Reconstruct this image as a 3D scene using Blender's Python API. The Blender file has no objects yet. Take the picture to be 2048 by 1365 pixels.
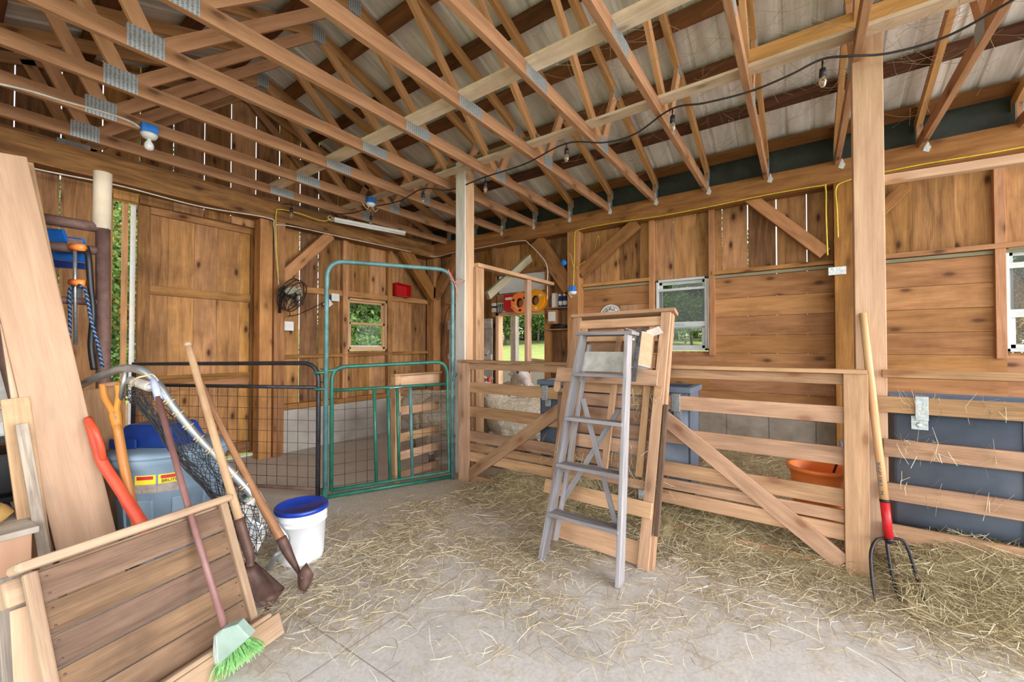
import bpy, bmesh, math, random
import numpy as np
from mathutils import Vector, Matrix
random.seed(7)
R_ = random.Random(11)
S = bpy.context.scene
C = S.collection

# ------------------------------------------------------------------ camera
FPX, CX, CY = 817.0, 1024.0, 682.5
EYE = 1.40
PITCH = math.atan((695 - CY) / FPX); YAW = math.radians(35.42)
cF = Vector((math.cos(YAW) * math.cos(PITCH), math.sin(YAW) * math.cos(PITCH), math.sin(PITCH)))
cR = Vector((math.sin(YAW), -math.cos(YAW), 0)); cU = cR.cross(cF)
EYEP = Vector((0, 0, EYE))
cam = bpy.data.cameras.new('camera'); cam.sensor_width = 36; cam.lens = FPX / 2048 * 36; cam.clip_start = .05; cam.clip_end = 400
co = bpy.data.objects.new('camera', cam); C.objects.link(co)
m = Matrix((cR, cU, -cF)).transposed().to_4x4(); m.translation = EYEP; co.matrix_world = m
S.camera = co

def ray(x, y): return cF + cR * ((x - CX) / FPX) - cU * ((y - CY) / FPX)
def at(x, y, ax, v):                       # the point of the photograph's pixel x,y that lies on the plane ax = v
    d = ray(x, y); i = 'xyz'.index(ax); return EYEP + d * ((v - EYEP[i]) / d[i])
def dep(x, y, d): return EYEP + ray(x, y) * d
def pln(x, y, p0, n):
    d = ray(x, y); p0 = Vector(p0); n = Vector(n); return EYEP + d * ((p0 - EYEP).dot(n) / d.dot(n))

# ------------------------------------------------------------------ light and exposure
w = bpy.data.worlds.new('overcast_sky'); S.world = w; w.use_nodes = True
nt = w.node_tree; bg = nt.nodes['Background']
tc = nt.nodes.new('ShaderNodeTexCoord'); sx = nt.nodes.new('ShaderNodeSeparateXYZ'); cr = nt.nodes.new('ShaderNodeValToRGB')
nt.links.new(tc.outputs['Generated'], sx.inputs[0]); nt.links.new(sx.outputs['Z'], cr.inputs[0]); nt.links.new(cr.outputs[0], bg.inputs[0])
cr.color_ramp.elements[0].color = (.95, .97, 1, 1); cr.color_ramp.elements[1].color = (.86, .93, 1, 1)
bg.inputs[1].default_value = 2.2
def area(name, loc, rot, sx_, sy_, power, col=(1, .97, .93)):
    l = bpy.data.lights.new(name, 'AREA'); l.shape = 'RECTANGLE'; l.size = sx_; l.size_y = sy_; l.energy = power; l.color = col
    o = bpy.data.objects.new(name, l); C.objects.link(o); o.location = loc; o.rotation_euler = rot; return o
# area lamps added outside the open end and side, filling in for daylight
area('open_end_fill', (2.0, -24.0, 5.0), (math.radians(90), 0, 0), 30, 14, 17500, (1, .99, .98))
area('open_side_fill', (-22.0, -3, 5.0), (math.radians(90), 0, math.radians(-90)), 24, 12, 2400, (1, .99, .98))
S.view_settings.view_transform = 'Standard'; S.view_settings.look = 'None'; S.view_settings.exposure = -0.08; S.view_settings.gamma = 1
S.view_settings.use_curve_mapping = False
S.cycles.max_bounces = 10; S.cycles.diffuse_bounces = 8; S.cycles.transparent_max_bounces = 12
S.cycles.use_denoising = True; S.cycles.sample_clamp_indirect = 8

sl_ = bpy.data.lights.new('added_sun', 'SUN'); sl_.energy = 4.0; sl_.angle = math.radians(12); sl_.color = (1, .97, .92)  # sun added to brighten the yard and bounce light up under the roof
so_ = bpy.data.objects.new('added_sun', sl_); C.objects.link(so_); so_.rotation_euler = (math.radians(20), 0, math.radians(-6))

# ------------------------------------------------------------------ materials
def L_(c):
    return tuple(((v / 255) / 12.92 if v / 255 <= .04045 else ((v / 255 + .055) / 1.055) ** 2.4) for v in c) + (1,)
def newmat(name):
    mt = bpy.data.materials.new(name); mt.use_nodes = True
    return mt, mt.node_tree.nodes, mt.node_tree.links, mt.node_tree.nodes['Principled BSDF']
def val(n, x): 
    v = n.new('ShaderNodeValue'); v.outputs[0].default_value = x; return v.outputs[0]
def math_(n, l, op, a, b=None, c=None):
    k = n.new('ShaderNodeMath'); k.operation = op
    for i, q in enumerate((a, b, c)):
        if q is None: continue
        if isinstance(q, (int, float)): k.inputs[i].default_value = q
        else: l.new(q, k.inputs[i])
    return k.outputs[0]
def ramp(n, l, fac, stops):
    r = n.new('ShaderNodeValToRGB'); e = r.color_ramp.elements
    while len(e) < len(stops): e.new(.5)
    for i, (p, c) in enumerate(stops):
        e[i].position = p; e[i].color = c if len(c) == 4 else tuple(c) + (1,)
    l.new(fac, r.inputs[0]); return r.outputs[0]
def mixc(n, l, fac, a, b, mode='MIX'):
    k = n.new('ShaderNodeMix'); k.data_type = 'RGBA'; k.blend_type = mode
    if isinstance(fac, (int, float)): k.inputs[0].default_value = fac
    else: l.new(fac, k.inputs[0])
    for i, q in ((6, a), (7, b)):
        if isinstance(q, tuple): k.inputs[i].default_value = q
        else: l.new(q, k.inputs[i])
    return k.outputs[2]
def noise(n, l, vec, sc, det=3, rough=.55, dist=0):
    k = n.new('ShaderNodeTexNoise'); k.inputs['Scale'].default_value = sc; k.inputs['Detail'].default_value = det
    k.inputs['Roughness'].default_value = rough; k.inputs['Distortion'].default_value = dist
    if vec is not None: l.new(vec, k.inputs['Vector'])
    return k.outputs['Fac']
def wood(name, dark, light, knots=.8, grain=1.0, rough=.75, var=.28, stain=None, stain_amt=.0, knot_col=(70, 38, 22), ring=9, sat=.95):
    mt, n, l, b = newmat(name)
    uv = n.new('ShaderNodeUVMap'); mp = n.new('ShaderNodeMapping'); mp.inputs['Scale'].default_value = (1.1, ring, 1)
    l.new(uv.outputs[0], mp.inputs[0])
    g1 = noise(n, l, mp.outputs[0], 1.6, 4, .6, .6)
    mp2 = n.new('ShaderNodeMapping'); mp2.inputs['Scale'].default_value = (4, 130, 1); l.new(uv.outputs[0], mp2.inputs[0])
    g2 = noise(n, l, mp2.outputs[0], 1, 3, .6)
    a = n.new('ShaderNodeAttribute'); a.attribute_name = 'rnd'; rnd = a.outputs['Fac']
    f = math_(n, l, 'ADD', math_(n, l, 'MULTIPLY', g1, 1.15), math_(n, l, 'MULTIPLY', g2, .62 * grain))
    f = math_(n, l, 'ADD', f, math_(n, l, 'MULTIPLY_ADD', rnd, .35, -.60))
    col = ramp(n, l, f, [(.12, L_(dark)), (.78, L_(light))])
    hs = n.new('ShaderNodeHueSaturation'); l.new(col, hs.inputs['Color'])
    l.new(math_(n, l, 'MULTIPLY_ADD', rnd, var, 1 - var * .5), hs.inputs['Value'])
    r2 = math_(n, l, 'FRACT', math_(n, l, 'MULTIPLY', rnd, 7.31))
    l.new(math_(n, l, 'MULTIPLY_ADD', r2, .012, .494), hs.inputs['Hue'])
    l.new(math_(n, l, 'MULTIPLY_ADD', r2, .14, sat - .07), hs.inputs['Saturation'])
    col = hs.outputs[0]
    if knots:
        mp3 = n.new('ShaderNodeMapping'); mp3.inputs['Scale'].default_value = (1.7, 3.6, 1); l.new(uv.outputs[0], mp3.inputs[0])
        v = n.new('ShaderNodeTexVoronoi'); v.voronoi_dimensions = '2D'; v.inputs['Scale'].default_value = 1.25; v.inputs['Randomness'].default_value = 1; l.new(mp3.outputs[0], v.inputs['Vector'])
        dd = math_(n, l, 'ADD', v.outputs['Distance'], math_(n, l, 'MULTIPLY', math_(n, l, 'SUBTRACT', g1, .5), .05))
        k = ramp(n, l, dd, [(.05, (1, 1, 1)), (.085, (.62, .62, .62)), (.13, (.28, .28, .28)), (.28, (0, 0, 0))])
        vc = n.new('ShaderNodeSeparateColor'); l.new(v.outputs['Color'], vc.inputs[0])
        some = math_(n, l, 'GREATER_THAN', vc.outputs[0], .5)
        col = mixc(n, l, math_(n, l, 'MULTIPLY', math_(n, l, 'MULTIPLY', k, some), knots), col, L_(knot_col))
    if stain:
        ge = n.new('ShaderNodeNewGeometry')
        s = noise(n, l, ge.outputs['Position'], 1.7, 5, .65)
        col = mixc(n, l, math_(n, l, 'MULTIPLY', ramp(n, l, s, [(.47, (0, 0, 0)), (.68, (1, 1, 1))]), stain_amt), col, L_(stain))
    l.new(col, b.inputs['Base Color']); b.inputs['Roughness'].default_value = rough
    b.inputs['Specular IOR Level'].default_value = .25
    bp = n.new('ShaderNodeBump'); bp.inputs['Strength'].default_value = .25; bp.inputs['Distance'].default_value = .004
    l.new(math_(n, l, 'ADD', g2, math_(n, l, 'MULTIPLY', g1, .5)), bp.inputs['Height']); l.new(bp.outputs[0], b.inputs['Normal'])
    return mt
def plain(name, c, rough=.5, metal=0, spec=.5, nz=.0, nsc=20, c2=None, trans=0, emit=0, bump=0, coat=0):
    mt, n, l, b = newmat(name)
    b.inputs['Roughness'].default_value = rough; b.inputs['Metallic'].default_value = metal; b.inputs['Specular IOR Level'].default_value = spec
    g = n.new('ShaderNodeTexCoord'); k = noise(n, l, g.outputs['Object'], nsc, 4, .6)
    c2 = c2 or tuple(max(0, v * .8) for v in c)
    l.new(ramp(n, l, k, [(.5 - .28, L_(c2)), (.5 + .2, L_(c))]), b.inputs['Base Color'])
    if trans: b.inputs['Transmission Weight'].default_value = trans
    if bump:
        bp = n.new('ShaderNodeBump'); bp.inputs['Strength'].default_value = bump; bp.inputs['Distance'].default_value = .01; l.new(k, bp.inputs['Height']); l.new(bp.outputs[0], b.inputs['Normal'])
    if emit: b.inputs['Emission Color'].default_value = L_(c); b.inputs['Emission Strength'].default_value = emit
    return mt
M = {}
M['barn'] = wood('barn_boards', (116, 76, 40), (196, 142, 84), .95, var=.34, stain=(76, 50, 30), stain_amt=.42)
M['lining'] = wood('lining_planks', (138, 92, 58), (192, 142, 98), .8, var=.22, stain=(110, 70, 42), stain_amt=.4, sat=1.00)
M['beam'] = wood('beam_timber', (136, 90, 52), (192, 138, 86), .55, var=.2, stain=(98, 66, 40), stain_amt=.35, sat=0.98)
M['truss'] = wood('truss_lumber', (156, 106, 58), (206, 154, 96), .7, var=.22, sat=.92)
M['web'] = wood('web_lumber', (176, 122, 78), (214, 164, 116), .75, var=.22, sat=0.96)
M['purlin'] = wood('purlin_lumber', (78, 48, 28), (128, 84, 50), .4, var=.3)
M['post'] = wood('post_timber', (180, 136, 98), (214, 172, 130), .75, var=.15, knot_col=(150, 95, 55), sat=0.86)
M['pale'] = wood('pale_runner', (200, 170, 130), (238, 214, 184), .5, var=.15, stain=(140, 116, 84), stain_amt=.5, sat=0.80)
M['fence'] = wood('fence_board', (140, 102, 68), (200, 154, 110), .65, var=.22, stain=(140, 105, 78), stain_amt=.4, knot_col=(120, 72, 44), sat=0.88)
M['rack'] = wood('rack_board', (152, 110, 74), (206, 160, 116), .5, var=.2, stain=(150, 108, 78), stain_amt=.35, sat=0.86)
M['slat'] = wood('rack_slat', (150, 108, 76), (200, 152, 112), .4, var=.2, sat=0.84)
M['ladder'] = wood('grey_ladder', (98, 95, 98), (164, 160, 163), .15, var=.16, stain=(112, 104, 100), stain_amt=.4, knot_col=(80, 75, 72))
M['board'] = wood('fresh_plank', (172, 134, 100), (202, 164, 128), .45, var=.1, grain=.7, knot_col=(150, 130, 110), sat=0.86)
M['bark'] = wood('bark_slab', (110, 98, 88), (178, 164, 150), .3, var=.2, stain=(80, 70, 62), stain_amt=.6, ring=22)
M['bench'] = wood('worn_slat', (76, 54, 38), (134, 100, 72), .2, var=.2, stain=(86, 66, 52), stain_amt=.75, sat=0.84)
M['benchrail'] = wood('worn_rail', (146, 112, 82), (188, 156, 120), .25, var=.15, stain=(140, 108, 80), stain_amt=.5, sat=0.80)
M['handle'] = wood('ash_handle', (158, 122, 88), (206, 172, 134), .15, var=.15, stain=(120, 92, 68), stain_amt=.6)
M['handle_dark'] = wood('old_handle', (112, 74, 48), (172, 124, 84), .2, var=.15, stain=(90, 60, 44), stain_amt=.6)
M['handle_yellow'] = wood('varnished_handle', (170, 104, 28), (214, 150, 58), .1, var=.1, rough=.4)
M['forkash'] = wood('fork_handle', (190, 146, 96), (222, 182, 134), .1, var=.1, rough=.45)
M['weather'] = wood('weathered_door', (150, 140, 130), (196, 188, 178), .3, var=.2, stain=(120, 100, 82), stain_amt=.5)
M['greygreen'] = wood('grey_board', (120, 112, 90), (168, 160, 134), .3, var=.15)
M['galv'] = plain('galvanised', (186, 192, 196), .42, .75, c2=(128, 134, 140), nsc=60)
M['tie'] = plain('tie_plate', (234, 240, 244), .4, .2, c2=(150, 158, 166), nsc=70)
M['rust'] = plain('rusty_steel', (120, 92, 84), .7, .2, c2=(78, 58, 54), nsc=14, bump=.2)
M['rustblade'] = plain('rusty_blade', (104, 76, 66), .6, .35, c2=(58, 42, 38), nsc=10, bump=.2)
M['green'] = plain('green_gate_paint', (38, 112, 92), .4, 0, c2=(28, 72, 66), nsc=12)
M['greenold'] = plain('faded_gate_paint', (96, 138, 138), .5, .1, c2=(48, 84, 86), nsc=9)
M['blackiron'] = plain('dark_iron', (74, 74, 78), .5, .5, c2=(42, 38, 40), nsc=12)
M['wire'] = plain('mesh_wire', (70, 62, 60), .5, .6)
M['black'] = plain('black_plastic', (34, 34, 38), .45)
M['forkiron'] = plain('fork_iron', (62, 62, 66), .4, .6, c2=(40, 38, 38))
M['white'] = plain('white_plastic', (232, 232, 230), .4, c2=(214, 214, 212))
M['cord_w'] = plain('white_cable', (226, 222, 214), .5)
M['cord_y'] = plain('yellow_cable', (226, 196, 60), .5)
M['cord_b'] = plain('black_cord', (30, 30, 34), .5)
M['cord_br'] = plain('brown_cord', (70, 46, 34), .5)
M['blue'] = plain('blue_plastic', (22, 62, 140), .35, c2=(14, 44, 108), nsc=6)
M['bluelid'] = plain('blue_lid', (26, 58, 160), .35, c2=(20, 46, 130), nsc=6)
M['bluetool'] = plain('blue_paint', (24, 118, 214), .4, c2=(18, 86, 170), nsc=6)
M['bluebox'] = plain('blue_outlet_box', (42, 128, 222), .4)
M['can'] = plain('grey_blue_can', (136, 158, 178), .45, c2=(112, 134, 154), nsc=4)
M['trough'] = plain('slate_plastic', (104, 115, 132), .5, c2=(84, 94, 110), nsc=5)
M['bucketw'] = plain('bucket_white', (234, 236, 240), .35, c2=(216, 218, 224), nsc=5)
M['orange'] = plain('orange_plastic', (255, 146, 70), .4, c2=(250, 126, 50), nsc=6)
M['orangered'] = plain('red_fibreglass', (220, 84, 52), .45, c2=(186, 62, 44), nsc=7)
M['red'] = plain('red_plastic', (206, 28, 30), .4, c2=(176, 18, 22))
M['redpaint'] = plain('red_ferrule', (212, 34, 44), .4, c2=(170, 26, 36), nsc=14)
M['concrete'] = plain('knee_wall_concrete', (196, 190, 182), .85, c2=(158, 150, 140), nsc=3.5, bump=.1)
M['block'] = plain('grey_block', (168, 158, 146), .9, c2=(122, 112, 100), nsc=5, bump=.15)
M['whitewash'] = wood('whitewashed_wood', (196, 192, 186), (232, 230, 226), .3, var=.06, knot_col=(150, 140, 130))
M['whiteboard'] = plain('white_panel', (222, 226, 228), .6, c2=(200, 204, 204), nsc=3)
M['vinyl'] = plain('window_vinyl', (206, 211, 212), .45, c2=(180, 186, 188), nsc=5)
M['winwood'] = wood('window_wood', (190, 144, 98), (222, 180, 134), .2, var=.1)
M['cardboard'] = plain('cardboard_tube', (214, 200, 180), .8, c2=(192, 176, 152), nsc=8)
M['carton'] = plain('orange_carton', (214, 150, 118), .7, c2=(196, 128, 98))
M['paper'] = plain('white_paper', (226, 224, 220), .7, c2=(206, 204, 200))
M['net'] = plain('dark_net', (46, 46, 50), .8)
M['twine'] = plain('straw_twine', (214, 190, 150), .8)
M['pink'] = plain('pink_twine', (232, 120, 110), .7)
M['bulb'] = plain('lamp_glass', (238, 240, 240), .25, c2=(226, 228, 230))
M['clear'] = plain('clear_bulb', (214, 196, 172), .06, c2=(190, 164, 140), trans=.8)
M['broomhead'] = plain('broom_plastic', (158, 180, 168), .5, c2=(130, 152, 142), nsc=9)
M['broomside'] = plain('broom_side', (206, 226, 218), .5)
M['bristle'] = plain('green_bristle', (150, 206, 130), .6, c2=(110, 170, 92))
M['broomstick'] = plain('maroon_stick', (134, 96, 92), .5, c2=(112, 76, 74), nsc=8)
M['lavender'] = plain('lavender_cap', (170, 180, 220), .4)
M['web_'] = plain('cobweb_dust', (170, 150, 118), .9)
M['label_y'] = plain('yellow_label', (236, 214, 50), .5, c2=(226, 202, 40))
M['label_g'] = plain('photo_label', (176, 160, 148), .5, c2=(120, 116, 116), nsc=30)
M['ink'] = plain('black_ink', (22, 22, 24), .5)
M['inkred'] = plain('red_ink', (196, 40, 48), .5)
M['cushion'] = plain('tan_cushion', (200, 166, 98), .8, c2=(176, 140, 78))
M['ply'] = wood('bin_plywood', (184, 138, 104), (216, 172, 136), .2, var=.1, ring=20)
M['tag'] = plain('red_ear_tag', (226, 70, 52), .5)
M['eye'] = plain('sheep_eye', (30, 24, 22), .2)
M['stick'] = plain('paint_stick', (160, 156, 150), .7, c2=(196, 196, 192), nsc=16)
M['galvpipe'] = plain('aluminium_hoop', (176, 180, 182), .38, .7, c2=(130, 134, 138), nsc=14)
M['strap'] = plain('worn_steel_strap', (120, 120, 124), .45, .5, c2=(54, 54, 58), nsc=30)
def ropemat():
    mt, n, l, b = newmat('blue_flecked_rope'); uv = n.new('ShaderNodeUVMap'); sp = n.new('ShaderNodeSeparateXYZ'); l.new(uv.outputs[0], sp.inputs[0])
    k = math_(n, l, 'FRACT', math_(n, l, 'ADD', math_(n, l, 'MULTIPLY', sp.outputs[0], 34), math_(n, l, 'MULTIPLY', sp.outputs[1], 40)))
    l.new(mixc(n, l, math_(n, l, 'GREATER_THAN', k, .68), L_((32, 34, 42)), L_((86, 140, 196))), b.inputs['Base Color']); b.inputs['Roughness'].default_value = .7; return mt
M['ropefleck'] = ropemat()
M['shaded_steel'] = plain('shaded_green_steel', (58, 66, 62), .6, .2, c2=(36, 42, 40), nsc=5)
M['gravel'] = plain('bounce_gravel', (206, 202, 194), .95, c2=(176, 170, 160), nsc=9)
M['soil'] = plain('bare_earth', (150, 122, 92), .95, c2=(110, 88, 62), nsc=2)

def plate_mat():
    mt, n, l, b = newmat('toothed_plate'); tcn = n.new('ShaderNodeTexCoord')
    mp = n.new('ShaderNodeMapping'); mp.inputs['Scale'].default_value = (45, 45, 90); l.new(tcn.outputs['Object'], mp.inputs[0])
    v = n.new('ShaderNodeTexVoronoi'); v.inputs['Scale'].default_value = 1; v.inputs['Randomness'].default_value = .15; l.new(mp.outputs[0], v.inputs['Vector'])
    l.new(ramp(n, l, v.outputs['Distance'], [(.2, L_((96, 104, 112))), (.42, L_((190, 200, 206)))]), b.inputs['Base Color'])
    b.inputs['Metallic'].default_value = .6; b.inputs['Roughness'].default_value = .45; return mt
M['plate'] = plate_mat()

def roof_mat():
    mt, n, l, b = newmat('painted_roof_metal'); g = n.new('ShaderNodeNewGeometry'); mp = n.new('ShaderNodeMapping'); l.new(g.outputs['Position'], mp.inputs[0])
    mp.inputs['Scale'].default_value = (.7, 5, .7)
    k = noise(n, l, mp.outputs[0], 1.5, 5, .6); k2 = noise(n, l, g.outputs['Position'], 1.1, 4, .6)
    c = ramp(n, l, k, [(.3, L_((190, 186, 182))), (.6, L_((242, 240, 240)))])
    c = mixc(n, l, math_(n, l, 'MULTIPLY', ramp(n, l, k2, [(.5, (0, 0, 0)), (.75, (1, 1, 1))]), .35), c, L_((150, 140, 126)))
    l.new(c, b.inputs['Base Color']); b.inputs['Roughness'].default_value = .5; b.inputs['Metallic'].default_value = .1; return mt
M['roof'] = roof_mat()

def floor_mat():
    mt, n, l, b = newmat('barn_concrete'); g = n.new('ShaderNodeNewGeometry'); P = g.outputs['Position']
    sp = n.new('ShaderNodeSeparateXYZ'); l.new(P, sp.inputs[0]); X, Y = sp.outputs[0], sp.outputs[1]
    n1 = noise(n, l, P, 1.6, 6, .62); n2 = noise(n, l, P, 9, 5, .65); n3 = noise(n, l, P, 60, 3, .6)
    c = ramp(n, l, math_(n, l, 'ADD', math_(n, l, 'MULTIPLY', n1, .6), math_(n, l, 'MULTIPLY', n2, .4)), [(.33, L_((178, 173, 168))), (.62, L_((222, 220, 218)))])
    c = mixc(n, l, .18, c, ramp(n, l, n3, [(.35, L_((130, 122, 112))), (.65, L_((226, 220, 214)))]))
    t = math_(n, l, 'ADD', math_(n, l, 'MULTIPLY', X, .815), math_(n, l, 'MULTIPLY', Y, .58))
    amt = math_(n, l, 'ADD', math_(n, l, 'MULTIPLY', math_(n, l, 'SUBTRACT', t, 1.85), .34), math_(n, l, 'MULTIPLY', math_(n, l, 'SUBTRACT', math_(n, l, 'ADD', n1, n2), 1.0), 2.4))
    amt = math_(n, l, 'MULTIPLY', math_(n, l, 'MINIMUM', math_(n, l, 'MAXIMUM', amt, 0), .7), math_(n, l, 'LESS_THAN', Y, 3.5))
    c = mixc(n, l, amt, c, ramp(n, l, n3, [(.3, L_((142, 124, 100))), (.7, L_((198, 182, 156)))]))
    pen = math_(n, l, 'MULTIPLY', math_(n, l, 'GREATER_THAN', Y, 3.5), .55)
    c = mixc(n, l, pen, c, mixc(n, l, n1, L_((176, 164, 146)), L_((216, 206, 190))))
    for (px, py, qx, qy) in SAW:
        dx, dy = qx - px, qy - py; L = math.hypot(dx, dy); nx, ny = -dy / L, dx / L
        d = math_(n, l, 'ADD', math_(n, l, 'MULTIPLY', X, nx), math_(n, l, 'MULTIPLY', Y, ny)); d = math_(n, l, 'ABSOLUTE', math_(n, l, 'SUBTRACT', d, px * nx + py * ny))
        c = mixc(n, l, math_(n, l, 'MULTIPLY', math_(n, l, 'LESS_THAN', d, .0032), .55), c, L_((104, 88, 74)))
    l.new(c, b.inputs['Base Color']); b.inputs['Roughness'].default_value = .85; b.inputs['Specular IOR Level'].default_value = .2
    bp = n.new('ShaderNodeBump'); bp.inputs['Strength'].default_value = .25; bp.inputs['Distance'].default_value = .01; l.new(n2, bp.inputs['Height']); l.new(bp.outputs[0], b.inputs['Normal']); return mt
_a, _b, _c, _d = at(600, 1362, 'z', 0), at(690, 1302, 'z', 0), at(660, 1276, 'z', 0), at(785, 1362, 'z', 0)
SAW = [(_a.x, _a.y, _b.x, _b.y), (_c.x, _c.y, _d.x, _d.y)]
M['floor'] = floor_mat()

def hay_mat(name, stops):
    mt, n, l, b = newmat(name); a = n.new('ShaderNodeAttribute'); a.attribute_name = 'rnd'
    l.new(ramp(n, l, a.outputs['Fac'], [(p, L_(c)) for p, c in stops]), b.inputs['Base Color']); b.inputs['Roughness'].default_value = .7; b.inputs['Specular IOR Level'].default_value = .3; return mt
M['straw'] = hay_mat('straw', [(0, (140, 122, 92)), (.35, (190, 172, 136)), (.65, (218, 203, 168)), (.9, (240, 230, 204)), (1, (248, 242, 222))])
M['hay'] = hay_mat('hay', [(0, (122, 110, 76)), (.25, (172, 156, 116)), (.6, (202, 186, 146)), (.9, (230, 218, 182)), (1, (244, 236, 208))])
M['haybase'] = plain('hay_mat', (196, 180, 146), .95, c2=(132, 116, 86), nsc=26, bump=.6)
M['grass'] = plain('meadow_grass', (158, 164, 92), .9, c2=(122, 138, 66), nsc=1.2)
def leafmat(name, stops):
    return hay_mat(name, stops)
M['leaf_g'] = leafmat('green_leaf', [(0, (44, 66, 32)), (.5, (84, 112, 54)), (1, (140, 160, 84))])
M['leaf_d'] = leafmat('dark_needle', [(0, (30, 48, 30)), (.5, (56, 82, 48)), (1, (92, 118, 70))])
M['leaf_y'] = leafmat('autumn_leaf', [(0, (110, 92, 40)), (.5, (176, 140, 58)), (1, (206, 120, 70))])
M['trunk'] = plain('grey_trunk', (120, 108, 98), .9, c2=(82, 72, 64), nsc=8)
def glassmat():
    mt, n, l, b = newmat('window_glass'); out = n['Material Output']; n.remove(b)
    t = n.new('ShaderNodeBsdfTransparent'); t.inputs[0].default_value = (.9, .93, .92, 1); g = n.new('ShaderNodeBsdfGlossy'); g.inputs['Roughness'].default_value = .03
    mx = n.new('ShaderNodeMixShader'); fr = n.new('ShaderNodeFresnel'); fr.inputs[0].default_value = 1.3
    l.new(fr.outputs[0], mx.inputs[0]); l.new(t.outputs[0], mx.inputs[1]); l.new(g.outputs[0], mx.inputs[2]); l.new(mx.outputs[0], out.inputs[0]); return mt
M['glass'] = glassmat()
def screenmat():
    mt, n, l, b = newmat('insect_screen'); out = n['Material Output']
    b.inputs['Base Color'].default_value = L_((84, 90, 94)); t = n.new('ShaderNodeBsdfTransparent'); mx = n.new('ShaderNodeMixShader'); mx.inputs[0].default_value = .38
    l.new(t.outputs[0], mx.inputs[1]); l.new(b.outputs[0], mx.inputs[2]); l.new(mx.outputs[0], out.inputs[0]); return mt
M['screen'] = screenmat()
def woolmat():
    mt, n, l, b = newmat('sheep_fleece'); tcn = n.new('ShaderNodeTexCoord'); sp = n.new('ShaderNodeSeparateXYZ'); l.new(tcn.outputs['Object'], sp.inputs[0])
    k = noise(n, l, tcn.outputs['Object'], 42, 5, .7, 1.2); k2 = noise(n, l, tcn.outputs['Object'], 5, 4, .6)
    c = ramp(n, l, k, [(.3, L_((190, 170, 140))), (.65, L_((244, 234, 214)))])
    c = mixc(n, l, math_(n, l, 'MULTIPLY', ramp(n, l, k2, [(.45, (0, 0, 0)), (.75, (1, 1, 1))]), .45), c, L_((178, 154, 122)))
    l.new(c, b.inputs['Base Color']); b.inputs['Roughness'].default_value = .95; b.inputs['Specular IOR Level'].default_value = .1
    bp = n.new('ShaderNodeBump'); bp.inputs['Strength'].default_value = .9; bp.inputs['Distance'].default_value = .03; l.new(k, bp.inputs['Height']); l.new(bp.outputs[0], b.inputs['Normal']); return mt
M['wool'] = woolmat()
M['face'] = plain('sheep_face', (216, 204, 196), .85, c2=(160, 146, 142), nsc=16)
M['darkear'] = plain('sheep_ear_dark', (128, 112, 104), .8)

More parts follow.
